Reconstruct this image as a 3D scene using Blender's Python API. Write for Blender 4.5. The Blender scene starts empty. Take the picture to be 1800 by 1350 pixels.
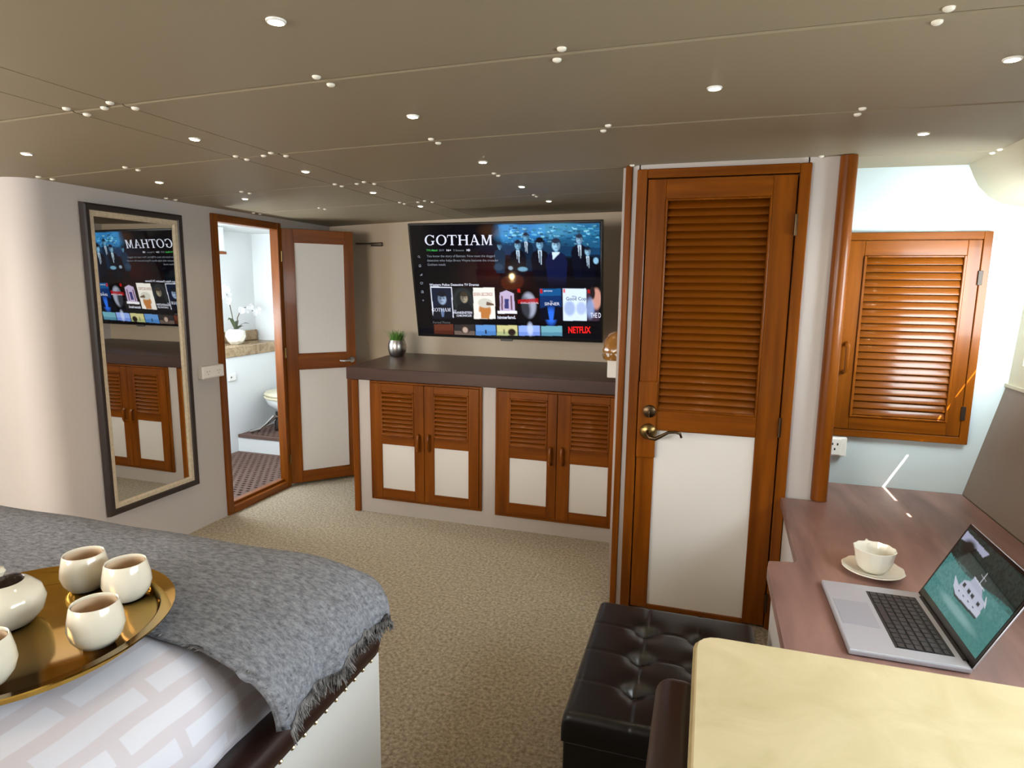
import bpy, bmesh, math, random
import numpy as np
from mathutils import Vector, Matrix, Euler
random.seed(7)
PI = math.pi
sc = bpy.context.scene
COL = sc.collection

# ------------------------------------------------------------------ camera
cam_d = bpy.data.cameras.new('camera'); cam = bpy.data.objects.new('camera', cam_d); COL.objects.link(cam)
sc.camera = cam
cam_d.sensor_width = 36; cam_d.lens = 22.0; cam_d.clip_start = 0.02
pitch, roll, yaw = 0.154726226, -0.0121935983, 0.296863254
fwd = Vector((-math.sin(yaw)*math.cos(pitch), math.cos(yaw)*math.cos(pitch), -math.sin(pitch)))
rgt = Vector((math.cos(yaw), math.sin(yaw), 0)); dwn = fwd.cross(rgt)
r2 = rgt*math.cos(roll)+dwn*math.sin(roll); d2 = -rgt*math.sin(roll)+dwn*math.cos(roll)
mw = Matrix((( r2.x, -d2.x, -fwd.x, 0), (r2.y, -d2.y, -fwd.y, 0), (r2.z, -d2.z, -fwd.z, 1.42), (0, 0, 0, 1)))
cam.matrix_world = mw

# ------------------------------------------------------------------ world, sun, daylight, fill lights, exposure
w = bpy.data.worlds.new('sky'); sc.world = w; w.use_nodes = True
wb = w.node_tree.nodes['Background']; wb.inputs[0].default_value = (.62, .80, 1, 1); wb.inputs[1].default_value = 1.0
sd = bpy.data.lights.new('sun', 'SUN'); sun = bpy.data.objects.new('sun', sd); COL.objects.link(sun)
sd.energy = 140; sd.angle = math.radians(.5); sd.color = (1, .93, .82)
sun.rotation_euler = Vector((-.27, .2, -.511)).to_track_quat('-Z', 'Y').to_euler(); sun.location = (3, 0, 5)

def area(name, loc, direction, sx, sy, power, col):
    d = bpy.data.lights.new(name, 'AREA'); d.shape = 'RECTANGLE'; d.size = sx; d.size_y = sy; d.energy = power; d.color = col
    o = bpy.data.objects.new(name, d); COL.objects.link(o); o.location = loc
    o.rotation_euler = Vector(direction).to_track_quat('-Z', 'Y').to_euler(); return o
o = area('window_daylight', (1.13, 2.50, 1.42), (-.6, 1, .03), .55, .40, 15, (.86, .97, 1)); o.data.spread = math.radians(150)
o = area('window_daylight_aft', (1.14, .85, 1.37), (-1, 0, -.3), 1.6, .42, 25, (.86, .95, 1)); o.data.spread = math.radians(140)
area('aft_fill', (-2.3, -1.65, 1.45), (.35, 1, -.10), 1.7, .6, 90, (1, .96, .91))  # fill added behind the viewer to brighten the room; no window there
area('port_fill', (-3.2, .2, 1.45), (1, .25, -.2), 1.6, .4, 35, (1, .90, .80))  # warm fill added on the port side to brighten the cabin
bl_d = bpy.data.lights.new('bathroom_fill', 'POINT'); bl_o = bpy.data.objects.new('bathroom_fill', bl_d); COL.objects.link(bl_o)
bl_o.location = (-3.3, 3.2, 1.15); bl_d.energy = 42; bl_d.shadow_soft_size = .12; bl_d.color = (.86, .95, 1)  # unseen point fill added to brighten the bathroom walls and ceiling

sc.view_settings.view_transform = 'Standard'; sc.view_settings.look = 'None'
sc.view_settings.gamma = 1; sc.view_settings.exposure = 0.0; sc.view_settings.use_curve_mapping = False
sc.cycles.use_denoising = True
sc.cycles.max_bounces = 8; sc.cycles.caustics_reflective = False; sc.cycles.caustics_refractive = False
sc.cycles.sample_clamp_indirect = 4

# ------------------------------------------------------------------ helpers
def lin(h):
    h = h.lstrip('#'); out = []
    for i in (0, 2, 4):
        c = int(h[i:i+2], 16)/255; out.append(c/12.92 if c <= .04045 else ((c+.055)/1.055)**2.4)
    return (*out, 1)
ORG = Vector((0, 0, 0))
def setorg(v=(0, 0, 0)):
    global ORG; ORG = Vector(v)
def obj(name, bm, m, parent=None, smooth=False):
    bmesh.ops.recalc_face_normals(bm, faces=bm.faces)
    if ORG.length: bmesh.ops.translate(bm, verts=bm.verts, vec=-ORG)
    me = bpy.data.meshes.new(name); bm.to_mesh(me); bm.free()
    for mm in (m if isinstance(m, (list, tuple)) else [m]): me.materials.append(mm)
    if smooth:
        me.polygons.foreach_set('use_smooth', [True]*len(me.polygons))
        if smooth != 'all': me.set_sharp_from_angle(angle=math.radians(40))
    o = bpy.data.objects.new(name, me); COL.objects.link(o)
    if parent: o.parent = parent
    elif ORG.length: o.location = ORG
    return o
def thick(o, t):
    m = o.modifiers.new('thickness', 'SOLIDIFY'); m.thickness = t; m.offset = -1; return o
def tag(o, label=None, cat=None, group=None, kind=None):
    if label: o['label'] = label
    if cat: o['category'] = cat
    if group: o['group'] = group
    if kind: o['kind'] = kind
    return o
def thing(name, label, cat, loc=(0, 0, 0), rot=(0, 0, 0), group=None, kind=None):
    o = bpy.data.objects.new(name, None); COL.objects.link(o); o.location = loc; o.rotation_euler = rot
    o.empty_display_size = .05
    return tag(o, label, cat, group, kind)
def dup(root, loc, label, rotz=0):
    r = root.copy(); COL.objects.link(r); r.location = loc; r.rotation_euler = (root.rotation_euler.x, root.rotation_euler.y, rotz); r['label'] = label
    for ch in list(root.children):
        c = ch.copy(); COL.objects.link(c); c.parent = r
        for g in ch.children:
            d = g.copy(); COL.objects.link(d); d.parent = c
    return r
def box(bm, x0, x1, y0, y1, z0, z1, bev=0, seg=1):
    r = bmesh.ops.create_cube(bm, size=1); vs = r['verts']
    for v in vs: v.co = Vector(((x0+x1)/2+v.co.x*(x1-x0), (y0+y1)/2+v.co.y*(y1-y0), (z0+z1)/2+v.co.z*(z1-z0)))
    if bev:
        es = list({e for v in vs for e in v.link_edges})
        bmesh.ops.bevel(bm, geom=es, offset=bev, segments=seg, affect='EDGES', profile=.5)
    return bm
def B(*a, **k): return box(bmesh.new(), *a, **k)
def lathe(bm, prof, c=(0, 0, 0), n=32, sx=1, sy=1, a0=0):
    rings = []
    for r, z in prof:
        if r < 1e-6: rings.append([bm.verts.new((c[0], c[1], c[2]+z))])
        else: rings.append([bm.verts.new((c[0]+r*sx*math.cos(a0+2*PI*i/n), c[1]+r*sy*math.sin(a0+2*PI*i/n), c[2]+z)) for i in range(n)])
    for a, b in zip(rings, rings[1:]):
        for i in range(n):
            j = (i+1) % n
            if len(a) == 1 and len(b) == 1: continue
            if len(a) == 1: bm.faces.new((a[0], b[j], b[i]))
            elif len(b) == 1: bm.faces.new((a[i], a[j], b[0]))
            else: bm.faces.new((a[i], a[j], b[j], b[i]))
    return bm
def tube(bm, pts, r, n=8, cap=True):
    pts = [Vector(p) for p in pts]; rings = []
    for i, p in enumerate(pts):
        t = (pts[min(i+1, len(pts)-1)]-pts[max(i-1, 0)]).normalized()
        a = t.orthogonal().normalized() if i == 0 else (prev - t*prev.dot(t)).normalized()
        prev = a; b = t.cross(a); rr = r[i] if isinstance(r, (list, tuple)) else r
        rings.append([bm.verts.new(p+(a*math.cos(2*PI*k/n)+b*math.sin(2*PI*k/n))*rr) for k in range(n)])
    for A, Bq in zip(rings, rings[1:]):
        for k in range(n): bm.faces.new((A[k], A[(k+1) % n], Bq[(k+1) % n], Bq[k]))
    if cap: bm.faces.new(rings[0][::-1]); bm.faces.new(rings[-1])
    return bm
def prism(bm, poly, axis, a, b):
    """poly of 2-D points extruded along axis from a to b; the 2-D pair fills the two other axes in order"""
    def P(p, t):
        if axis == 'x': return (t, p[0], p[1])
        if axis == 'y': return (p[0], t, p[1])
        return (p[0], p[1], t)
    A = [bm.verts.new(P(p, a)) for p in poly]; Bq = [bm.verts.new(P(p, b)) for p in poly]; n = len(poly)
    bm.faces.new(A); bm.faces.new(Bq[::-1])
    for i in range(n): bm.faces.new((A[i], Bq[i], Bq[(i+1) % n], A[(i+1) % n]))
    return bm
def frame4(name, x0, x1, z0, z1, wl, wr, wt, wb, y0, y1, mv, mh, parent, bev=.002):
    """two stiles and two rails, all one frame mesh with vertical and horizontal grain"""
    bm = bmesh.new()
    box(bm, x0, x0+wl, y0, y1, z0, z1, bev); box(bm, x1-wr, x1, y0, y1, z0, z1, bev)
    nv = len(bm.faces)
    box(bm, x0+wl, x1-wr, y0, y1, z1-wt, z1, bev); box(bm, x0+wl, x1-wr, y0, y1, z0, z0+wb, bev)
    bm.faces.ensure_lookup_table()
    for f in bm.faces[nv:]: f.material_index = 1
    return obj(name, bm, [mv, mh], parent)

# ------------------------------------------------------------------ materials
MATS = {}
def base(name, col, rough=.5, metal=0, spec=.5, coat=0):
    m = bpy.data.materials.new(name); m.use_nodes = True; p = m.node_tree.nodes['Principled BSDF']
    p.inputs['Base Color'].default_value = lin(col) if isinstance(col, str) else col
    p.inputs['Roughness'].default_value = rough; p.inputs['Metallic'].default_value = metal
    p.inputs['Specular IOR Level'].default_value = spec; p.inputs['Coat Weight'].default_value = coat
    p.inputs['Coat Roughness'].default_value = .08
    MATS[name] = m; return m
def nd(m, t, **k):
    n = m.node_tree.nodes.new(t)
    for a, b in k.items():
        if a in n.inputs: n.inputs[a].default_value = b
        else: setattr(n, a, b)
    return n
def ln(m, a, ao, b, bi): m.node_tree.links.new(a.outputs[ao], b.inputs[bi])
def pr(m): return m.node_tree.nodes['Principled BSDF']
def noise_col(m, c0, c1, scale=(1, 1, 1), nscale=5, detail=4, lo=.35, hi=.65, bump=0, dist=.01, rot=(0, 0, 0), rough=.55, c2=None, coord='Object', distortion=0):
    tc = nd(m, 'ShaderNodeTexCoord'); mp = nd(m, 'ShaderNodeMapping'); mp.inputs['Scale'].default_value = scale; mp.inputs['Rotation'].default_value = rot
    nz = nd(m, 'ShaderNodeTexNoise'); nz.inputs['Scale'].default_value = nscale; nz.inputs['Detail'].default_value = detail
    nz.inputs['Roughness'].default_value = rough; nz.inputs['Distortion'].default_value = distortion
    cr = nd(m, 'ShaderNodeValToRGB'); e = cr.color_ramp.elements
    e[0].position = lo; e[0].color = lin(c0); e[1].position = hi; e[1].color = lin(c1)
    if c2: q = e.new(min(.99, hi+.12)); q.color = lin(c2)
    ln(m, tc, coord, mp, 'Vector'); ln(m, mp, 'Vector', nz, 'Vector'); ln(m, nz, 'Fac', cr, 'Fac'); ln(m, cr, 'Color', pr(m), 'Base Color')
    if bump:
        bp = nd(m, 'ShaderNodeBump'); bp.inputs['Strength'].default_value = bump; bp.inputs['Distance'].default_value = dist
        ln(m, nz, 'Fac', bp, 'Height'); ln(m, bp, 'Normal', pr(m), 'Normal')
    return m
def fine_bump(m, scale, strength, dist=.002, stretch=(1, 1, 1)):
    tc = nd(m, 'ShaderNodeTexCoord'); mp = nd(m, 'ShaderNodeMapping'); mp.inputs['Scale'].default_value = stretch
    nz = nd(m, 'ShaderNodeTexNoise'); nz.inputs['Scale'].default_value = scale; nz.inputs['Detail'].default_value = 3
    bp = nd(m, 'ShaderNodeBump'); bp.inputs['Strength'].default_value = strength; bp.inputs['Distance'].default_value = dist
    ln(m, tc, 'Object', mp, 'Vector'); ln(m, mp, 'Vector', nz, 'Vector'); ln(m, nz, 'Fac', bp, 'Height'); ln(m, bp, 'Normal', pr(m), 'Normal')
    return m
def emis(name, col, s):
    m = base(name, '#000000', .3); pr(m).inputs['Emission Color'].default_value = lin(col) if isinstance(col, str) else col
    pr(m).inputs['Emission Strength'].default_value = s; return m
TK = ('#613003', '#864808', '#94570d')
wood_v = noise_col(base('teak_upright', '#a2561c', .3, spec=.22, coat=.08), TK[0], TK[1], (1, 1, .07), 26, 5, .32, .72, c2=TK[2])
wood_h = noise_col(base('teak_level', '#a2561c', .3, spec=.22, coat=.08), TK[0], TK[1], (.07, 1, 1), 26, 5, .32, .72, c2=TK[2])
wood_s = noise_col(base('teak_slat', '#a2561c', .26, spec=.3, coat=.15), '#5a2b02', '#7c4209', (.07, 1, 1), 22, 5, .3, .75)
wood_y = noise_col(base('teak_along', '#a2561c', .3, spec=.22, coat=.08), TK[0], TK[1], (1, .07, 1), 26, 5, .32, .72, c2=TK[2])
wall_m = fine_bump(base('wall_vinyl', '#c2bcb8', .62, spec=.3), 420, .12)
wall_c = fine_bump(base('wall_pale_cyan', '#c3d0d2', .5, spec=.3), 300, .08)
wall_w = fine_bump(base('wall_vinyl_beige', '#cdbca4', .62, spec=.3), 420, .12)
white_m = fine_bump(base('white_vinyl', '#dcdad4', .5, spec=.3), 300, .08)
white_gloss = base('white_gelcoat', '#e6e8e8', .22)
panel_m = fine_bump(base('panel_offwhite', '#dcdad6', .5, spec=.35), 300, .08)
ceil_m = fine_bump(base('ceiling_vinyl', '#8f846e', .5, spec=.3), 380, .10)
gap_m = base('dark_gap', '#15110d', .8)
button_m = base('button_white', '#e8e4d6', .35)
carpet_m = noise_col(base('carpet_beige', '#9d8b70', .95, spec=.1), '#897e6d', '#c9bea9', (1, 1, 1), 75, 6, .36, .64, bump=.8, dist=.015, rough=.7)
dark_top = noise_col(base('worktop_brown', '#402a25', .36, spec=.4), '#38231d', '#462d26', (.12, 1, 1), 14, 4, .35, .65)
desk_m = noise_col(base('walnut_laminate', '#6c534d', .36, spec=.45), '#614742', '#a57e73', (1.2, .22, 1), 6, 6, .3, .72, distortion=.6)
blackframe = base('frame_espresso', '#2a211e', .42)
cream_m = noise_col(base('frame_cream', '#c9bba2', .5), '#bfb196', '#cfc2aa', (1, 1, 1), 60, 3)
mirror_m = base('mirror_glass', '#dcdcd8', .012, metal=1)
chrome = base('chrome', '#c8c6c2', .16, metal=1)
brass = base('antique_brass', '#8a7448', .28, metal=1)
bronze = base('dark_bronze', '#5b4a37', .34, metal=1)
gold = base('tray_gold', '#d0a54a', .09, metal=1)
tvblack = base('tv_black', '#060607', .22)
plastic_w = base('white_plastic', '#e9e7e1', .35)
dark_hole = base('socket_hole', '#141414', .6)
leather_b = fine_bump(base('leather_black', '#0b0909', .30, spec=.55), 160, .10)
leather_br = fine_bump(base('leather_brown', '#2c1a15', .36, spec=.5), 160, .10)
table_m = noise_col(base('cream_crinkle', '#b8aa84', .5, spec=.35), '#b3a57e', '#c6b894', (1, 1, 1), 7, 6, .3, .7, bump=.35, dist=.008, distortion=1.2)
porc = base('porcelain_cream', '#ebe3cf', .14, coat=.5)
porc_w = base('porcelain_white', '#ece8da', .16, coat=.4)
tea_in = base('cup_lining', '#dcc4a6', .4)
glaze_d = base('glaze_brown', '#20120e', .12)
steel = base('pot_steel', '#bcb9b4', .3, metal=1)
soil_m = base('soil', '#2a2118', .9)
grass_m = noise_col(base('grass_green', '#3f6a2a', .5), '#3a6e26', '#74a845', (1, 1, 1), 30)
marble_m = noise_col(base('marble_brown', '#9a7d5c', .25), '#7d6142', '#b39a78', (1, 1, 1), 14, 6, .3, .7, distortion=1.5)
mat_m = base('mat_brown', '#5a423a', .75)
amber = base('amber_glass', '#c98a3a', .12); pr(amber).inputs['Transmission Weight'].default_value = .55
silver = base('laptop_silver', '#b9bcc6', .36, metal=.35)
keys_m = base('key_black', '#1d1d20', .5)
pad_m = base('trackpad', '#a9adba', .3, metal=.3)
orchid_w = base('petal_white', '#f0eef0', .5)
stem_m = base('stem_dark', '#4a4434', .5)
leaf_m = base('leaf_green', '#3f4a32', .4)
taupe_m = fine_bump(base('hull_taupe', '#7d7064', .6, spec=.3), 380, .12)
cove_m = fine_bump(base('hull_cream', '#c9c4ae', .5, spec=.3), 380, .1)
glass_m = base('window_glass', '#ffffff', .02); pr(glass_m).inputs['Transmission Weight'].default_value = 1; pr(glass_m).inputs['IOR'].default_value = 1.05
lens_m = emis('lamp_lens', (1, .86, .62, 1), 60)
bulb_m = emis('assumed_lamp_bulb', (1, .66, .30, 1), 190)  # bright bulb of the assumed lamp that reflects in the television
blanket_m = noise_col(base('blanket_heather', '#6d6a6c', .95, spec=.1), '#5e5f65', '#a1a4ac', (.7, 1.5, 1.4), 80, 6, .32, .66, bump=.5, dist=.006, rough=.75, c2='#b0b2b6')
fringe_m = noise_col(base('fringe_grey', '#5d5a5a', .95, spec=.1), '#3e3b3c', '#8f8b89', (1, 1, 1), 60, 3)
duvet_m = base('duvet_white', '#ecebef', .75, spec=.2)
def duvet_nodes(m):
    tc = nd(m, 'ShaderNodeTexCoord'); mp = nd(m, 'ShaderNodeMapping'); mp.inputs['Rotation'].default_value = (0, 0, PI/2)
    bk = nd(m, 'ShaderNodeTexBrick'); bk.inputs['Color1'].default_value = lin('#e6e6ee'); bk.inputs['Color2'].default_value = lin('#e2e2ec'); bk.inputs['Mortar'].default_value = lin('#dbd4da')
    bk.inputs['Scale'].default_value = 1; bk.inputs['Brick Width'].default_value = .19; bk.inputs['Row Height'].default_value = .056; bk.inputs['Mortar Size'].default_value = .0125; bk.inputs['Mortar Smooth'].default_value = .2
    ln(m, tc, 'UV', mp, 'Vector'); ln(m, mp, 'Vector', bk, 'Vector'); ln(m, bk, 'Color', pr(m), 'Base Color')
duvet_nodes(duvet_m)
def vcol_mat(name, strength):
    m = base(name, '#020203', .04, spec=.28); a = nd(m, 'ShaderNodeVertexColor'); a.layer_name = 'pic'
    ln(m, a, 'Color', pr(m), 'Emission Color'); pr(m).inputs['Emission Strength'].default_value = strength; return m
pic_tv = vcol_mat('tv_picture', 1.3); pic_lap = vcol_mat('laptop_picture', .75)

# ------------------------------------------------------------------ the setting
def struct(name, bm, m, label, smooth=False):
    return tag(obj(name, bm, m, None, smooth), label, None, None, 'structure')
def cz(x): return 1.915-.0072*(x-.3)**2
struct('floor', B(-3.9, 1.5, -1.9, 4.4, -.06, 0), carpet_m, 'beige cut pile carpet over the whole cabin floor')
struct('floor_bathroom', B(-4.2, -2.762, 2.9, 5.0, -.05, .012), white_gloss, 'white bathroom floor under the brown grating')

ceil = struct('ceiling', bmesh.new(), ceil_m, 'taupe vinyl ceiling of cambered panels with white button caps')
def ceil_panel(x0, x1, y0, y1, th=.012, drop=0):
    g = .0025; x0 += g; x1 -= g; y0 += g; y1 -= g
    n = max(2, int((x1-x0)/.12)); bm = bmesh.new(); bot = []; top = []
    for i in range(n+1):
        x = x0+(x1-x0)*i/n; z = cz(x)-drop
        bot.append([bm.verts.new((x, y, z+(.003 if k in (0, 3) else 0))) for k, y in enumerate((y0, y0+.006, y1-.006, y1))])
        top.append([bm.verts.new((x, y, z+th)) for y in (y0, y1)])
    for i in range(n):
        for k in range(3): bm.faces.new((bot[i][k], bot[i+1][k], bot[i+1][k+1], bot[i][k+1]))
        bm.faces.new((top[i][0], top[i][1], top[i+1][1], top[i+1][0]))
        bm.faces.new((bot[i][0], top[i][0], top[i+1][0], bot[i+1][0])); bm.faces.new((bot[i][3], bot[i+1][3], top[i+1][1], top[i][1]))
    for i in (0, n): bm.faces.new((bot[i][0], bot[i][1], bot[i][2], bot[i][3], top[i][1], top[i][0]))
    o = obj('ceiling_panel', bm, ceil_m, ceil, True); o.data.set_sharp_from_angle(angle=math.radians(8)); return o
rows = [-1.9, -1.26, -.60, .06, .72, 1.395, 2.045, 2.70, 3.36, 4.24]
for a, b in zip(rows, rows[1:]):
    for x0, x1 in ((-3.9, -1.718), (-1.718, -1.538), (-1.538, 1.32)):
        if a >= 2.6:
            if x1 == 1.32: x1 = 1.32 if a < 2.75 else -.33
            if x0 == -3.9: x0 = -2.79
        ceil_panel(x0, x1, a, b)
bm = bmesh.new()
for xa, xb, ya, yb in ((-3.9, 1.34, -1.9, 2.86), (-2.78, 1.34, 2.86, 4.26)):
    n = 24; vv = [[bm.verts.new((xa+(xb-xa)*i/n, y, cz(xa+(xb-xa)*i/n)+.02)) for y in (ya, yb)] for i in range(n+1)]
    for i in range(n): bm.faces.new((vv[i][0], vv[i+1][0], vv[i+1][1], vv[i][1]))
obj('ceiling_deck', bm, gap_m, ceil)
cap = lathe(bmesh.new(), [(.0001, -.006), (.006, -.0055), (.0095, -.003), (.0105, .001)], n=12); bmesh.ops.recalc_face_normals(cap, faces=cap.faces)
cap_me = bpy.data.meshes.new('button_cap'); cap.to_mesh(cap_me); cap.free(); cap_me.materials.append(button_m)
cap_me.polygons.foreach_set('use_smooth', [True]*len(cap_me.polygons))
for y in rows[4:9]:
    for x in (-2.70, -2.23, -1.70, -1.60, -1.535, -.91, -.33, .38, .945):
        if y > 2.8 and x > -.5: continue
        for s in ((0,) if x == -1.60 else (-.03, .03)):
            if y == 2.70 and s > 0 and x > -.4 and x < .9: continue
            dx = -.012*s/.03 if x == -.33 else (.01*s/.03 if x == -1.535 else 0)
            o = bpy.data.objects.new('button_cap', cap_me); COL.objects.link(o); o.parent = ceil; o.location = (x+dx, y+s, cz(x)-.0005)

struct('wall_back', B(-2.8, -.3, 4.23, 4.28, 0, 1.96), wall_w, 'pale taupe vinyl wall behind the television')
# left wall with the rounded corner, one outline extruded upward
pts = [(-2.75, 3.04), (-2.75, 2.07)]+[(-2.87+.12*math.cos(a), 2.07-.12*math.sin(a)) for a in [PI/2*i/10 for i in range(1, 11)]]+[(-3.9, 1.95), (-3.9, 2.0), (-2.87, 2.0), (-2.80, 2.07), (-2.80, 3.04)]
struct('wall_left', prism(bmesh.new(), pts, 'z', 0, 1.95), wall_m, 'lilac grey vinyl wall with a rounded corner, holding the tall mirror', True)
bm = bmesh.new(); box(bm, -2.80, -2.75, 3.62, 4.25, 0, 1.95); box(bm, -2.80, -2.75, 3.04, 3.62, 1.79, 1.95)
struct('wall_left_end', bm, wall_m, 'short grey wall above and beyond the bathroom doorway')
struct('wall_rear', B(-3.9, 1.5, -1.95, -1.9, 0, 1.96), wall_m, 'pale wall behind the viewer')
struct('wall_port', B(-3.95, -3.9, -1.95, 1.97, 0, 1.96), cove_m, 'pale hull wall beyond the head of the bed')
# bulkhead of the entry door, in front and around the opening
bm = bmesh.new(); box(bm, -.315, -.285, 2.683, 2.73, 0, 1.93); box(bm, .34, .46, 2.683, 2.73, 0, 1.93); box(bm, -.29, .345, 2.683, 2.73, 1.875, 1.935)
box(bm, .42, .46, 2.73, 2.97, 0, 1.93); box(bm, -.36, -.33, 2.73, 4.23, 0, 1.95); box(bm, -.33, .45, 2.74, 2.77, 0, 1.93)
struct('wall_entry', bm, wall_m, 'grey vinyl bulkhead around the tall louvred entry door')
struct('wall_locker', B(.45, 1.5, 2.962, 3.0, 0, 1.93), wall_c, 'bright white wall behind the square louvred locker door')
# post: rounded teak corner trim
pp = [(.447, 2.685), (.449, 2.662), (.458, 2.652), (.472, 2.647), (.486, 2.648), (.499, 2.655), (.506, 2.668), (.506, 2.71), (.447, 2.71)]
struct('trim_1', prism(bmesh.new(), pp, 'z', .587, cz(.47)-.002), wood_v, 'rounded teak corner post standing on the desk beside the entry door', True)
struct('trim_2', B(-.343, -.316, 2.672, 2.74, 0, cz(-.33)-.002, .003), wood_v, 'narrow upright teak strip at the left edge of the entry bulkhead')

# hull side on the right
hull = [(1.07, .5), (1.07, .585), (1.171, 1.046)]
struct('wall_right', prism(bmesh.new(), [(1.06, 0), (1.07, .585), (1.172, 1.046), (1.30, 1.046), (1.30, 0)], 'y', -1.9, 2.962), taupe_m, 'sloping taupe padded hull panel beside the desk')
struct('trim_3', prism(bmesh.new(), [(1.166, 1.046), (1.166, 1.058), (1.30, 1.058), (1.30, 1.046)], 'y', -1.9, 2.962), cove_m, 'cream ledge along the top of the taupe hull panel')
bm = bmesh.new(); WY0, WY1, WZ0, WZ1 = -.3, 2.875, 1.14, 1.60
def hx(z): return 1.178+(z-1.058)*.05
def hullq(y0, y1, z0, z1): prism(bm, [(hx(z0), z0), (hx(z1), z1), (hx(z1)+.05, z1), (hx(z0)+.05, z0)], 'y', y0, y1)
hullq(-1.9, 2.962, 1.058, WZ0); hullq(-1.9, 2.962, WZ1, 1.95); hullq(-1.9, WY0, WZ0, WZ1); hullq(WY1, 2.962, WZ0, WZ1)
struct('wall_right_upper', bm, cove_m, 'cream upper hull lining around the side window')
win = thing('window_1', 'assumed long side window in the right hull wall above the taupe panel', None, (1.2, 1.2, WZ0), kind='structure')  # out of view; assumed from the daylight on the locker wall
setorg((1.2, 1.2, WZ0))
bm = bmesh.new(); box(bm, 1.19, 1.23, WY0, WY1, WZ0, WZ0+.03); box(bm, 1.19, 1.23, WY0, WY1, WZ1-.03, WZ1); box(bm, 1.19, 1.23, WY0, WY0+.03, WZ0, WZ1); box(bm, 1.19, 1.23, WY1-.03, WY1, WZ0, WZ1)
obj('window_frame', bm, white_gloss, win)
setorg()
bl = thing('assumed_blind', 'assumed white roller blind over the right side window with a thin gap of sun', 'blind', (1.25, 1.2, WZ0)); setorg((1.25, 1.2, WZ0))  # unseen blind assumed from the sun streak, its gap placed to cast it
SZ = 1.475
obj('lower_blind', B(1.245, 1.25, WY0-.05, WY1+.09, WZ0-.06, SZ-.008), white_m, bl); obj('upper_blind', B(1.245, 1.25, WY0-.05, WY1+.09, SZ+.007, WZ1+.06), white_m, bl)
bm = bmesh.new()
for y0, y1 in ((-.35, 2.23), (2.27, 2.42), (2.67, 2.70), (2.735, 2.745), (2.83, 3.05)): box(bm, 1.251, 1.254, y0, y1, SZ-.03, SZ+.03)
obj('streak_blocker', bm, white_m, bl); setorg()  # unseen blockers added to break the sun streak into segments
# curved soffit on the right under the ceiling
cp = [(.950, 1.915), (.961, 1.893), (.972, 1.868), (.992, 1.830), (1.031, 1.788), (1.075, 1.763), (1.114, 1.753), (1.151, 1.748), (1.30, 1.744), (1.30, 1.95), (.950, 1.95)]
struct('trim_4', prism(bmesh.new(), cp, 'y', -1.9, 2.962), cove_m, 'cream rounded soffit along the right edge of the ceiling', True)
struct('ceiling_edge', B(1.0, 1.34, -1.9, 3.0, 1.95, 1.97), cove_m, 'plain deckhead above the right soffit')

# ------------------------------------------------------------------ bathroom beyond the doorway
bm = bmesh.new(); box(bm, -3.72, -3.67, 2.95, 4.85, 0, .82)
box(bm, -4.02, -3.97, 2.95, 4.87, .8, 1.9); box(bm, -4.0, -2.75, 4.85, 4.9, 0, 1.9); box(bm, -4.0, -2.8, 2.92, 2.96, 0, 1.9)
struct('wall_bathroom', bm, white_gloss, 'glossy white bathroom walls seen through the open doorway')
struct('ceiling_bathroom', B(-4.02, -2.78, 2.92, 4.9, 1.86, 1.9), white_gloss, 'white bathroom ceiling seen above the orchid')
struct('trim_5', B(-3.672, -2.82, 4.20, 4.86, .0, .150), white_gloss, 'white raised step under the toilet')
struct('trim_6', B(-2.82, -2.801, 4.0, 4.86, 0, 1.88), white_gloss, 'white inner lining of the bathroom wall')
sh = thing('marble_shelf', 'brown marble vanity shelf under the orchid in the bathroom', 'shelf', (-3.8, 3.9, .82)); setorg((-3.8, 3.9, .82))
obj('shelf_top', B(-3.96, -3.655, 2.97, 4.84, .822, .905, .004), marble_m, sh); obj('upstand', B(-3.965, -3.945, 2.97, 4.84, .907, 1.0, .003), marble_m, sh); setorg()
sf = thing('overhead_cabinet', 'small white overhead cabinet with teak bottom trim in the bathroom', 'cabinet', (-3.8, 3.6, 1.65)); setorg((-3.8, 3.6, 1.65))
obj('body', B(-3.95, -3.68, 2.98, 4.18, 1.665, 1.855, .004), white_gloss, sf); obj('bottom_trim', B(-3.95, -3.672, 2.98, 4.19, 1.645, 1.665), wood_h, sf); setorg()
bm = prism(bmesh.new(), [(-3.69, 1.66), (-3.69, 1.855), (-3.90, 1.855), (-3.90, 1.70)], 'y', 4.19, 4.20)
bm.free()
def grating(name, label, x0, x1, y0, y1, z):
    t = thing(name, label, 'mat', ((x0+x1)/2, (y0+y1)/2, z)); setorg(((x0+x1)/2, (y0+y1)/2, z))
    bm = bmesh.new(); cw, ch = .026, .020; nx, ny = int((x1-x0)/cw), int((y1-y0)/ch); cw, ch = (x1-x0)/nx, (y1-y0)/ny
    V = [[bm.verts.new((x0+i*cw, y0+j*ch, z+.024)) for j in range(ny+1)] for i in range(nx+1)]
    for i in range(nx):
        for j in range(ny):
            if 1 < i < nx-2 and 1 < j < ny-2 and j % 2 == 0 and (i+(j//2) % 2) % 2 == 0: continue
            bm.faces.new((V[i][j], V[i+1][j], V[i+1][j+1], V[i][j+1]))
    thick(obj('grating', bm, mat_m, t), .012)
    obj('border', B(x0-.004, x1+.004, y0-.004, y0+.02, z, z+.026, .003), mat_m, t); obj('base', B(x0, x1, y0, y1, z+.001, z+.006), gap_m, t); setorg()
grating('floor_grating', 'brown slotted grating on the bathroom floor just inside the doorway', -3.655, -2.815, 2.98, 4.18, .013)
grating('step_grating', 'brown slotted mat on the raised step below the toilet', -3.655, -2.84, 4.19, 4.83, .152)
to = thing('toilet', 'cream marine toilet on the raised bathroom step', 'toilet', (-3.36, 4.55, .18)); setorg((-3.36, 4.55, .18))
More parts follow.
